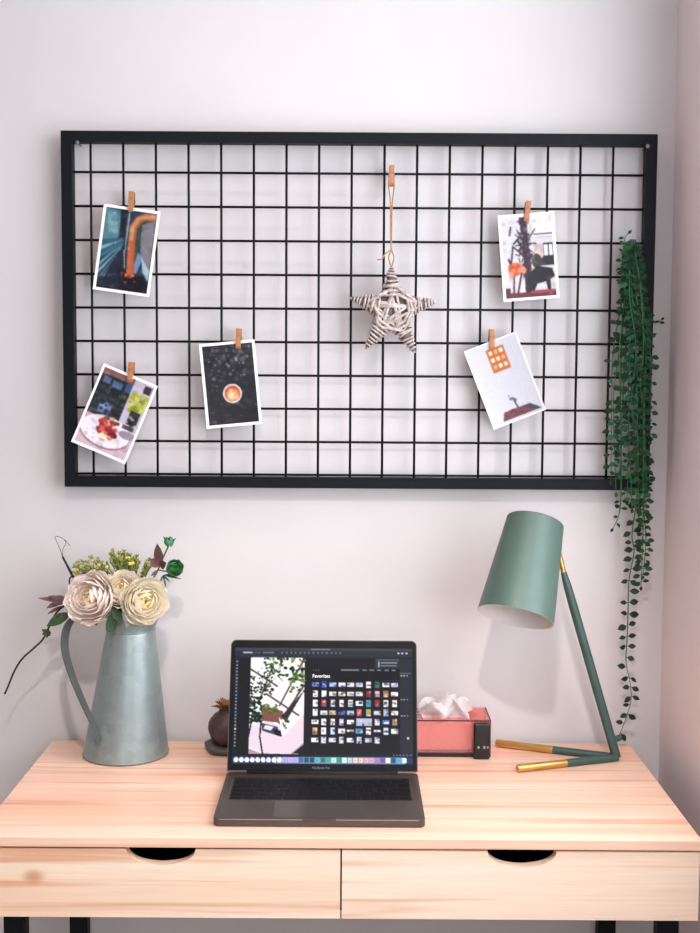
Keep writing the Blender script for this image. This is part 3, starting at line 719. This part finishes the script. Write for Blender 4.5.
for (u0,v0,u1,v1,w_) in ((71,613,46,626,.019),(54,622,60,612,.005),(47,634,42,629,.006)):
    bm = bmesh.new(); a_, b_ = P(u0,v0,YL-.006), P(u1,v1,YL-.014); add_leaf(bm, a_, b_-a_, (.1,-1,.5), (b_-a_).length, w_, .12, .05); obj('green_leaf', bm, M['gleaf'], br, smooth=True)
bm = bmesh.new()
for k in range(9):
    a = k*2.4; add_leaf(bm, P(47,633,YL-.004), (math.cos(a), -.5, math.sin(a)), (0,-1,0), .0085, .006, .2)
obj('leaf_whorl', bm, M['gleaf'], br, smooth=True)
# silver and green sprig over the collar
sp = thing('leaf_sprig', 'small silver and dark green leaves spilling over jug rim', 'foliage', mouth); YQ = -.139
obj('stem', tube(spline([inside, mouth+V((0,-.02,.0)), P(118,614,-.14), P(122,618,YQ)], 5), .0012, 5), M['stem'], sp, smooth=True)
for (u0,v0,u1,v1,w_) in ((122,612,129,627,.006),(124,612,133,619,.006),(126,614,127,629,.005),(128,613,135,614,.005)):
    bm = bmesh.new(); a_, b_ = P(u0,v0,YQ), P(u1,v1,YQ-.004); add_leaf(bm, a_, b_-a_, (0,-1,.3), (b_-a_).length, w_, .1, -.02); obj('silver_leaf', bm, M['silver'], sp, smooth=True)

for (u0,v0,u1,v1,w_) in ((116,612,106,630,.014),(116,612,112,634,.011),(113,609,122,622,.016),(112,608,121,606,.014),(108,612,100,622,.009)):
    bm = bmesh.new(); a_, b_ = P(u0,v0,YQ), P(u1,v1,YQ-.002); add_leaf(bm, a_, b_-a_, (0,-1,.3), (b_-a_).length, w_, .1, -.02); obj('green_leaf', bm, M['gleaf'], sp, smooth=True)


# ------------------------------------------------------------------ ornament beside the laptop
oc = PZ(231, 750, ZT); oc.x = P(230, 745, oc.y).x
orn = thing('ornament_pot', 'small dark brown lobed pot with dried petals, behind laptop left edge', 'ornament', oc)
obj('base', lathe([(.001,0),(.036,0),(.042,.006),(.044,.011),(.04,.013),(.03,.012),(.001,.012)], oc, 28, lobe=lambda a, z: 1+.05*math.sin(5*a)), M['orn_base'], orn, smooth=True)
obj('pot_body', lathe([(.001,.012),(.024,.0125),(.031,.022),(.0365,.04),(.035,.052),(.026,.063),(.018,.068),(.018,.073),(.001,.073)], oc, 48, lobe=lambda a, z: 1+.09*abs(math.sin(4*a))-.03), M['orn_body'], orn, smooth=True)
bm = bmesh.new(); ro = random.Random(2)
for k in range(26):
    a = k*2.4; e = .1+.9*(k/26); b = oc+V((.012*math.cos(a), .012*math.sin(a), .071))
    add_leaf(bm, b, (math.cos(a)*(1.1-e*.8), math.sin(a)*(1.1-e*.8), .25+e), (-math.cos(a), -math.sin(a), 1), ro.uniform(.016,.024), .011, .25, .2)
obj('dried_petals', bm, M['orn_top'], orn, smooth=True)

# ------------------------------------------------------------------ laptop
LW = .304; LDp = .201
lf = PZ(319, 828, ZT); lx = lf.x; ly0 = lf.y+.002; ly1 = ly0+LDp
lap = thing('laptop', 'open dark grey laptop with lit photo editing screen on desk', 'laptop', (lx, (ly0+ly1)/2, ZT))
bz0, bz1 = ZT+.0015, ZT+.0125
bm = bx(lx-LW/2, lx+LW/2, ly0, ly1, bz0, bz1)
ve = [e for e in bm.edges if abs((e.verts[0].co-e.verts[1].co).z) > .005]
bmesh.ops.bevel(bm, geom=ve, offset=.009, segments=6, affect='EDGES', profile=.5)
bmesh.ops.bevel(bm, geom=[e for e in bm.edges if abs(e.verts[0].co.z-bz1) < 1e-5 and abs(e.verts[1].co.z-bz1) < 1e-5 and len(e.link_faces) == 2 and e.calc_face_angle(0) > .5], offset=.0009, segments=2, affect='EDGES', profile=.5)
base = obj('base', bm, M['alu'], lap, smooth=True, angle=.5)
for sx in (-1, 1):
    for yy in (ly0+.03, ly1-.03): obj('foot', lathe([(.001,0),(.006,0),(.007,.002),(.001,.002)], (lx+sx*.12, yy, ZT), 14), M['key'], base)
obj('front_lip', bx(lx-LW/2+.009, lx+LW/2-.009, ly0-.0004, ly0+.002, bz1-.0020, bz1-.0009), M['alu_edge'], base, label='bright polished front edge')
obj('finger_notch', bx(lx-.024, lx+.024, ly0-.0008, ly0+.004, bz1-.0035, bz1+.0002), M['alu'], base)
kx0, kx1 = lx-.137, lx+.137; ky1 = ly1-.026; ky0 = ky1-.098
kb = obj('keyboard', bx(kx0, kx1, ky0, ky1, bz1-.0005, bz1+.0002), M['keydeck'], base)
obj('touch_bar', bx(kx0+.002, kx1-.012, ky1-.0095, ky1-.001, bz1+.0002, bz1+.0006), M['blackgloss'], kb)
rows = [[1]*13+[1.55], [1.55]+[1]*13, [1.8]+[1]*11+[1.8], [2.3]+[1]*10+[2.3], [1,1,1,1.25,5.1,1.25,1,1,1,1]]
pitch = (ky1-.011-ky0)/5; keymesh = {}
for i, rw in enumerate(rows):
    tot = sum(rw); unit = (kx1-kx0-.002)/tot; x = kx0+.001; yc = ky1-.011-pitch*(i+.5)
    for w_ in rw:
        kw = round(unit*w_-.0026, 4)
        if kw not in keymesh:
            bm = bx(-kw/2, kw/2, -(pitch-.0028)/2, (pitch-.0028)/2, 0, .0011, bev=.0005, seg=1)
            me = bpy.data.meshes.new('key'); bm.to_mesh(me); bm.free(); me.materials.append(M['key']); keymesh[kw] = me
        k = bpy.data.objects.new('key', keymesh[kw]); C.objects.link(k); k.parent = kb
        k.location = V((x+unit*w_/2, yc, bz1+.0002)) - wloc(kb); x += unit*w_
obj('trackpad', bx(lx-.067, lx+.067, ly0+.006, ky0-.005, bz1-.0003, bz1+.00025), M['pad'], base)
for sx in (-1, 1): obj('speaker_grille', bx(lx+sx*.1445-.0035, lx+sx*.1445+.0035, ky0+.004, ky1-.002, bz1-.0002, bz1+.0002), M['pad'], base)
# lid: local frame e1 (right), e2 (up along the lid), e3 (towards the viewer)
TILT = math.radians(20); hg = V((lx, ly1-.004, bz1+.001))
e1 = V((1,0,0)); e2 = V((0, math.sin(TILT), math.cos(TILT))); e3 = V((0, -math.cos(TILT), math.sin(TILT)))
LH = .2105; LT = .0055
def LP(x, y, d=0): return hg + e1*x + e2*y + e3*d
def rounded(x0, x1, y0, y1, r0, r1, n=6):
    out = []
    for cx, cy, r_, a0 in ((x1-r0, y0+r0, r0, -PI/2), (x1-r1, y1-r1, r1, 0), (x0+r1, y1-r1, r1, PI/2), (x0+r0, y0+r0, r0, PI)):
        out += [(cx+r_*math.cos(a0+PI/2*k/n), cy+r_*math.sin(a0+PI/2*k/n)) for k in range(n+1)]
    return out
def slab(poly, d0, d1):
    bm = bmesh.new(); a = [bm.verts.new(LP(x, y, d0)) for x, y in poly]; b = [bm.verts.new(LP(x, y, d1)) for x, y in poly]
    bm.faces.new(a[::-1]); bm.faces.new(b); n = len(poly)
    for i in range(n): bm.faces.new((a[i], a[(i+1)%n], b[(i+1)%n], b[i]))
    return bm
lid = obj('lid', slab(rounded(-LW/2, LW/2, .001, LH, .003, .009), -LT, 0), M['alu'], lap)
obj('bezel', slab(rounded(-LW/2+.0012, LW/2-.0012, .003, LH-.0012, .002, .008), 0, .0005), M['bezel'], lid)
obj('hinge', tube([(lx-.12, ly1-.005, bz1+.0005), (lx+.12, ly1-.005, bz1+.0005)], .0042, 12), M['keydeck'], lid, smooth=True)
SX0, SX1, SY0, SY1 = -.1445, .1445, .0125, .1975
# display picture, laid out on a 633 x 415 plan
S = Pic(330, 216, (30,33,41)); rs = random.Random(9)
def sr(x0, y0, x1, y1, c, al=1): S.rect(x0/633, y0/415, x1/633, y1/415, c, al)
sr(0,0,633,10,(84,90,100)); sr(0,10,633,31,(66,70,80)); sr(0,31,633,37,(52,56,65))
for k in range(9): sr(30+k*7, 16, 34+k*7, 20, (170,174,182), .7)
sr(28,15,60,20,(190,194,202)); sr(100,15,140,20,(130,134,144)); sr(270,3,340,7,(150,154,162))
for k in range(14): sr(165+k*16, 14, 171+k*16, 20, (140,146,156))
for k in range(3): sr(580+k*14, 15, 588+k*14, 21, (210,214,220))
sr(60,32,150,36,(110,114,124))
sr(0,37,14,390,(48,52,62))
for k in range(26): sr(4, 48+k*12, 10, 54+k*12, (160,166,176) if k != 20 else (240,242,246))
sr(583,37,633,390,(62,65,74)); sr(500,37,590,72,(66,70,80)); sr(505,40,585,43,(120,124,134)); sr(520,50,580,55,(150,154,164)); sr(520,61,578,65,(150,154,164)); sr(510,48,517,68,(180,184,192))
for yy in (96, 182, 240): 
    for k in range(3): sr(592+k*10, yy, 597+k*10, yy+5, (190,194,202))
sr(588,88,628,91,(120,124,132)); sr(612,318,620,326,(210,214,220)); 
for k in range(6): sr(562+k*12, 379, 568+k*12, 384, (150,156,166))
# photograph inside the editor
px0, px1, py0, py1 = 56, 250, 36, 380
def q(u, v): return ((px0+(px1-px0)*u)/633, (py0+(py1-py0)*v)/415)
def qp(pts, c, al=1): S.poly([q(*p_) for p_ in pts], c, al)
qp([(0,0),(1,0),(1,1),(0,1)], (240,236,240))
for a, b in (((0,.12),(.5,.3)),((.3,.38),(.9,.6)),((.55,.5),(.95,.05)),((.18,.45),(.4,.1)),((.62,.62),(1,.28))): S.line([q(*a), q(*b)], .005, (120,96,98), 1, .66)
def leafs(n, box, cols, rad):
    for _ in range(n):
        u = rs.uniform(box[0], box[2]); v = rs.uniform(box[1], box[3]); x, y = q(u, v); k = rs.uniform(.5,1)*rad; S.ell(x, y, k, k*1.3, rs.choice(cols), rs.uniform(.7,1))
GR = [(40,66,36),(64,98,40),(96,136,56),(30,46,34),(54,84,50),(140,168,90)]
leafs(90, (.25,0,1,.2), GR, .011); leafs(40, (.72,.15,1,.42), GR, .011); leafs(70, (0,.2,.42,.4), GR[:2]+[(70,80,70),(36,48,40)], .009); leafs(50, (.12,.1,.6,.28), [(90,110,84),(60,84,56),(210,220,206)], .006)
qp([(.25,.5),(.62,.56),(.58,.68),(.22,.66)], (150,110,102)); leafs(26, (.2,.46,.5,.58), [(130,150,66),(90,116,50)], .01); leafs(70, (0,.38,.22,.68), [(30,52,38),(22,38,30),(52,84,50)], .012)
qp([(.6,.6),(.98,.35),(1,.34),(.66,.68)], (78,60,66)); leafs(16, (.56,.6,.72,.76), [(50,60,36),(30,32,30),(90,100,60)], .01)
qp([(0,.72),(.3,.66),(.62,.72),(.66,.8),(1,.58),(1,.88),(.78,1),(.2,.98),(0,.92)], (228,214,224)); qp([(.22,.68),(.52,.72),(.58,.82),(.24,.76)], (96,92,120)); qp([(.3,.7),(.45,.72),(.4,.76),(.26,.74)], (220,224,236)); qp([(.54,.62),(.6,.66),(.66,.8),(.6,.8)], (244,240,240)); qp([(.44,.74),(.58,.76),(.6,.82),(.48,.8)], (30,28,34))
qp([(0,.94),(.2,.985),(.76,1),(1,.88),(1,.92),(.8,1),(0,1)], (190,170,176)); qp([(.8,.99),(1,.9),(1,1)], (30,33,41)); 
S.line([q(.22,.66), q(.2,.82), q(.26,1)], .004, (34,28,30), 1, .66); S.line([q(.06,.62), q(-.03,.9)], .004, (60,48,46), 1, .66)
# floating window of thumbnails
sr(272,74,588,378,(17,19,25))
for k in range(3): sr(278+k*9, 78, 283+k*9, 82, [(180,80,80),(170,150,80),(90,150,90)][k])
sr(378,77,444,82,(150,154,164)); 
for k in range(5): sr(455+k*26, 76, 471+k*26, 82, (140,146,158))
sr(276,114,350,117,(70,86,130)); sr(525,114,585,117,(70,86,130)); 
tx = [288,320,351,382,414,445,477,508,539,570]; ty = [132,165,199,232,265,297,329]
PAL = [(214,218,232),(226,222,226),(236,232,232),(190,198,220),(240,240,244)]; ACC = [(90,120,180),(60,80,120),(190,120,90),(170,60,60),(90,150,170),(30,34,44),(200,150,110),(60,100,70),(150,80,110)]
special = {(0,0):(120,150,210),(0,1):(80,120,200),(0,2):(150,180,230),(0,7):(60,140,100),(1,6):(150,60,70),(1,7):(190,130,140),(1,8):(200,170,120),(2,1):(190,90,110),(2,6):(110,170,190),(2,7):(180,70,60),(3,2):(230,180,120),(3,3):(80,140,210),(3,5):(220,120,120),(3,6):(190,180,130),(4,9):(190,140,110),(5,0):(220,160,110),(5,5):(110,180,210),(4,8):(110,150,210)}
for j, y in enumerate(ty):
    for i, x in enumerate(tx):
        if j == 6 and i > 7: continue
        if j == 4 and i == 6: continue
        w_, h_ = (12.5, 8) if rs.random() < .5 else (8.5, 12)
        if (j, i) == (4, 5): x += 16; w_, h_ = 28, 13
        if (j, i) in ((5,4),(5,7)): w_, h_ = 12, 4
        c = special.get((j, i), rs.choice(PAL)); sr(x-w_, y-h_, x+w_, y+h_, c)
        for _ in range(4):
            ax = rs.uniform(x-w_, x+w_-6); ay = rs.uniform(y-h_, y+h_-5); sr(ax, ay, min(x+w_, ax+rs.uniform(5, 16)), min(y+h_, ay+rs.uniform(4,9)), rs.choice(ACC) if rs.random() < .55 else (236,236,240), .6)
# dock
sr(0,385,633,415,(40,58,92)); sr(150,388,606,413,(150,160,190)); sr(2,388,150,413,(70,84,116)); 
DK = [(240,242,248)]*9+[(196,186,226),(206,190,228),(190,190,226),(110,130,180),(30,120,130),(40,110,120),(110,200,200),(60,150,130),(90,190,160),(200,230,220),(70,180,140),(230,240,236),(190,220,210),(240,220,200),(236,210,190),(230,190,190),(220,180,200),(180,160,200),(150,120,180),(240,240,244),(40,120,150),(120,190,220),(240,244,250),(60,90,130)]
for k, c in enumerate(DK):
    x = 14+k*19; (S.ell(x/633, 400/415, 8.5/633, 9/415, c) if k < 9 else sr(x-8, 391, x+8, 409, c)); sr(x-3, 398, x+3, 403, tuple(max(0, int(v_*.75)) for v_ in c), .6)
S.soft(1); S.a = 255*(np.clip(S.a, 0, 255)/255)**1.5
disp = pic_mesh('display', S, lambda u, v: LP(SX0+(SX1-SX0)*u, SY1-(SY1-SY0)*v, .0008), M['screen'], lid)
def SP(x, y, d=.0012): return LP(SX0+(SX1-SX0)*x/633, SY1-(SY1-SY0)*y/415, d)
text_mesh('screen_heading', 'Favorites', .0078, M['glyph'], SP(277, 107), e1, e2, disp, .00012)
text_mesh('lid_lettering', 'MacBook Pro', .0052, M['mark'], LP(-.0165, .0058, .0009), e1, e2, lid)

# ------------------------------------------------------------------ desk lamp
ap = PZ(617, 757, ZT+.007); br_ = .0065
lamp = thing('desk_lamp', 'sage green desk lamp with conical shade and brass tipped base', 'lamp', (ap.x, ap.y, ZT))
zbar = ZT+br_
def zc(u, v): return PZ(u, v, zbar)
for (u, v) in ((517.5, 768.5), (496, 743)):
    e = zc(u, v); a_ = V((ap.x, ap.y, zbar)); s_ = a_.lerp(e, .52)
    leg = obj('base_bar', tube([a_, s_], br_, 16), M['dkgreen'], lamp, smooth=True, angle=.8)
    obj('brass_tip', tube([s_, e-(e-s_).normalized()*.002, e], [br_, br_, br_*.85], 16), M['brass'], leg, smooth=True, angle=.8, label='brass end of the base bar')
tp = P(563.5, 572, ap.y+.012); up_ = P(556, 540, ap.y+.014)
a_ = V((ap.x-.001, ap.y, ZT+.0065))
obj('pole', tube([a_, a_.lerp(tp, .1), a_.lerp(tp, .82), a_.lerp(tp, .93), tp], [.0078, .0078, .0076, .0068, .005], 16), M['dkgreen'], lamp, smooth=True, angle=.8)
obj('brass_neck', tube([tp-(up_-tp)*.05, up_], .0044, 14), M['brass'], lamp, smooth=True, angle=.8, label='brass rod joining pole to shade')
cg = P(617, 737, ap.y+.0)
obj('cord_grip', tube([a_.lerp(tp, .09)+V((.004,.004,.0)), a_.lerp(tp, .09)+V((.017,.010,.003))], .0052, 12), M['dkgreen'], lamp, smooth=True, angle=.8)
tc_ = P(535.5, 521, ap.y-.012); dax = V((-.24, -.40, -.90)).normalized(); HS = .166; RT, RB = .0472, .062
prof = [(.001, 0), (RT-.002, 0), (RT, .002), (RB, HS)]
shade = obj('lamp_shade', lathe(prof, tc_, 64, axis=dax), M['green'], lamp, smooth=True, angle=.6)
obj('shade_lining', lathe([(.001, .002), (RT-.0025, .002), (RB-.0016, HS), (RB, HS)], tc_, 64, axis=dax), M['white_in'], shade, smooth=True, angle=.6, label='white inside of the shade')
obj('bulb', lathe([(.008,.02),(.012,.04),(.013,.06),(.024,.082),(.027,.1),(.022,.118),(.012,.127),(.001,.13)], tc_, 24, axis=dax), M['bulb'], shade, smooth=True)
obj('shade_bracket', tube([up_, tc_+dax*.05+V((RT*.75, .025, 0))], .0042, 10), M['brass'], lamp, smooth=True)

# ------------------------------------------------------------------ tissue box, tissue, remote
tf = PZ(455, 757, ZT); TY0 = tf.y; TY1 = -.022; TX1 = P(490, 757, TY0).x; TX0 = TX1-.215; tz0 = ZT+.0075; tz1 = P(450, 721, TY0).z
tb = thing('tissue_box', 'red clear acrylic tissue box with black base behind the laptop', 'tissue box', ((TX0+TX1)/2, (TY0+TY1)/2, ZT))
obj('box_base', bx(TX0-.001, TX1+.001, TY0-.001, TY1, ZT, tz0, bev=.001), M['blackgloss'], tb, label='black base strip')
th = .0022
obj('front_panel', bx(TX0, TX1, TY0, TY0+th, tz0, tz1), M['acrylic'], tb)
obj('back_panel', bx(TX0, TX1, TY1-th, TY1, tz0, tz1), M['acrylic'], tb)
for x in (TX0, TX1-th): obj('side_panel', bx(x, x+th, TY0+th, TY1-th, tz0, tz1), M['acrylic'], tb)
bm = bmesh.new(); cx, cy = (TX0+TX1)/2+.022, (TY0+TY1)/2-.004; n = 40; rings = []
for z_ in (tz1, tz1+th):
    inner_ = [bm.verts.new((cx+.064*math.cos(2*PI*k/n), cy+.024*math.sin(2*PI*k/n), z_)) for k in range(n)]
    outer_ = []
    for k in range(n):
        c_, s_ = math.cos(2*PI*k/n), math.sin(2*PI*k/n)
        tx_ = min(((TX1-cx) if c_ > 0 else (cx-TX0))/max(abs(c_), 1e-6), ((TY1-cy) if s_ > 0 else (cy-TY0))/max(abs(s_), 1e-6))
        outer_.append(bm.verts.new((cx+c_*tx_, cy+s_*tx_, z_)))
    rings.append((inner_, outer_))
    for k in range(n): bm.faces.new((inner_[k], inner_[(k+1)%n], outer_[(k+1)%n], outer_[k]))
for which in (0, 1):
    a_, b_ = rings[0][which], rings[1][which]
    for k in range(n): bm.faces.new((a_[k], a_[(k+1)%n], b_[(k+1)%n], b_[k]))
obj('top_panel', bm, M['acrylic'], tb)
bm = bmesh.new()
add_box(bm, TX0, TX1, TY0-.0006, TY0+.0006, tz1-.0004, tz1+.0016)
add_box(bm, TX1-.0012, TX1+.0008, TY0, TY1, tz1, tz1+.0024); add_box(bm, TX1-.0012, TX1+.0008, TY0-.0006, TY0+.0012, tz0, tz1)
add_box(bm, TX1-.0012, TX1+.0008, TY1-.0012, TY1, tz0, tz1)
obj('edge_line', bm, M['acrylic_edge'], tb, label='dark red glued edges')
tag(obj('tissue_stack', bx(TX0+.008, TX1-.03, TY0+.012, TY1-.008, tz0+.0005, tz0+.046, bev=.002), M['tissue']), 'folded stack of white tissues inside red acrylic box', 'tissues')
bm = bmesh.new(); rt = random.Random(6)
tcx = P(443, 708, cy).x
for k in range(7):
    ph = rt.uniform(0, 6); rowsv = []
    yb = cy + (k-3)*.005
    for j in range(11):
        t = j/10; row = []
        for i in range(21):
            s = 2*i/20-1
            x = tcx + s*(.022+.022*t) + .006*math.sin(5*t+ph)
            y = yb + (.007+.006*t)*math.sin(5*s+ph+2*t) + (k-3)*.0035*t
            z = tz1-.012 + t*(.05-.018*abs(s)**2 - .004*abs(k-3)) * (1+.12*math.sin(7*s+ph)) 
            y = min(y, TY1+.002)
            row.append(bm.verts.new((x, y, z)))
        rowsv.append(row)
    for j in range(10):
        for i in range(20): bm.faces.new((rowsv[j][i], rowsv[j][i+1], rowsv[j+1][i+1], rowsv[j+1][i]))
tag(obj('tissue', bm, M['tissue'], smooth=True, origin=(tcx, cy, tz1-.012)), 'crumpled white tissue poking out of the red box', 'tissue')
ry = TY0-.010; ra, rb = P(473.5, 738, ry).x, P(489.8, 738, ry).x; rz0, rz1 = ZT, P(480, 723, ry).z
rc = thing('remote_control', 'small black remote standing against right end of red tissue box', 'remote control', ((ra+rb)/2, ry, ZT))
obj('remote_body', bx(ra, rb, ry-.0045, ry+.0075, rz0, rz1, bev=.003, seg=3), M['blackgloss'], rc, smooth=True, angle=.7)
bm = bmesh.new(); zi = P(480, 747.5, ry-.005).z
add_lathe(bm, [(.0002, 0), (.0019, 0), (.0019, .0004), (.0002, .0004)], ((ra*.7+rb*.3), ry-.0046, zi), 12, axis=(0,-1,0))
for k in range(3): add_box(bm, ra*.42+rb*.58, ra*.28+rb*.72, ry-.005, ry-.0044, zi-.002+.0017*k, zi-.0011+.0017*k)
for k in range(2): add_box(bm, ra*.18+rb*.82+.0015*k, ra*.18+rb*.82+.0015*k+.0008, ry-.005, ry-.0044, zi-.002, zi+.002)
obj('button_symbols', bm, M['icon'], rc, label='pale button symbols near the bottom')

# ------------------------------------------------------------------ light
E_SIDE, E_FRONT, E_GLOW, E_DESK = 40, 20, 12, 94
def light(name, kind, loc, energy, col, **k):
    l = bpy.data.lights.new(name, kind); l.energy = energy; l.color = col
    for a, b in k.items(): setattr(l, a, b)
    o = bpy.data.objects.new(name, l); C.objects.link(o); o.location = loc; return o
def downlight(x, y, label, energy, size, tilt, col):
    fx = thing('ceiling_downlight', label, 'lamp', (x, y, ZC), 'ceiling downlights')
    obj('trim_ring', lathe([(.05,0),(.07,0),(.072,-.004),(.066,-.008),(.05,-.006)], (x, y, ZC), 32), M['trim'], fx, smooth=True)
    obj('lens', lathe([(.001,-.003),(.05,-.003),(.05,-.001),(.001,-.001)], (x, y, ZC), 32), M['lens'], fx)
    s = light('downlight_beam', 'SPOT', (x, y, ZC-.03), energy, col, spot_size=math.radians(size), spot_blend=1, shadow_soft_size=.05)
    s.rotation_euler = (math.radians(tilt), 0, 0)
downlight(-.16, -.55, 'round white recessed downlight in the ceiling above the wall grid', E_GLOW, 120, 0, (1, .74, .62))
downlight(0, -1.9, 'added fill downlight in the ceiling, farther from the wall grid', E_DESK, 50, 38, (1, .88, .82))  # unseen lamp added to brighten the desktop and drawer fronts
wl = light('daylight_and_added_fill', 'AREA', (XR+.16, (WY0+WY1)/2, (WZ0+WZ1)/2), E_SIDE, (.97, .98, 1), shape='RECTANGLE', size=(WZ1-WZ0), size_y=(WY1-WY0))
wl.rotation_euler = (0, math.radians(90), 0)
wl2 = light('daylight_and_added_fill', 'AREA', ((FX0+FX1)/2, YB-.16, (FZ0+FZ1)/2), E_FRONT, (.98, .98, 1), shape='RECTANGLE', size=(FX1-FX0), size_y=(FZ1-FZ0))  # added frontal fill, shining through the added window behind the viewer
wl2.rotation_euler = (math.radians(90), 0, 0)
W = bpy.data.worlds.new('sky'); bpy.context.scene.world = W; W.use_nodes = True
bg = W.node_tree.nodes['Background']; bg.inputs[0].default_value = (.96, .95, 1, 1); bg.inputs[1].default_value = .5
vs = bpy.context.scene.view_settings
vs.view_transform = 'Standard'; vs.look = 'None'; vs.gamma = 1; vs.use_curve_mapping = False; vs.exposure = 0.27
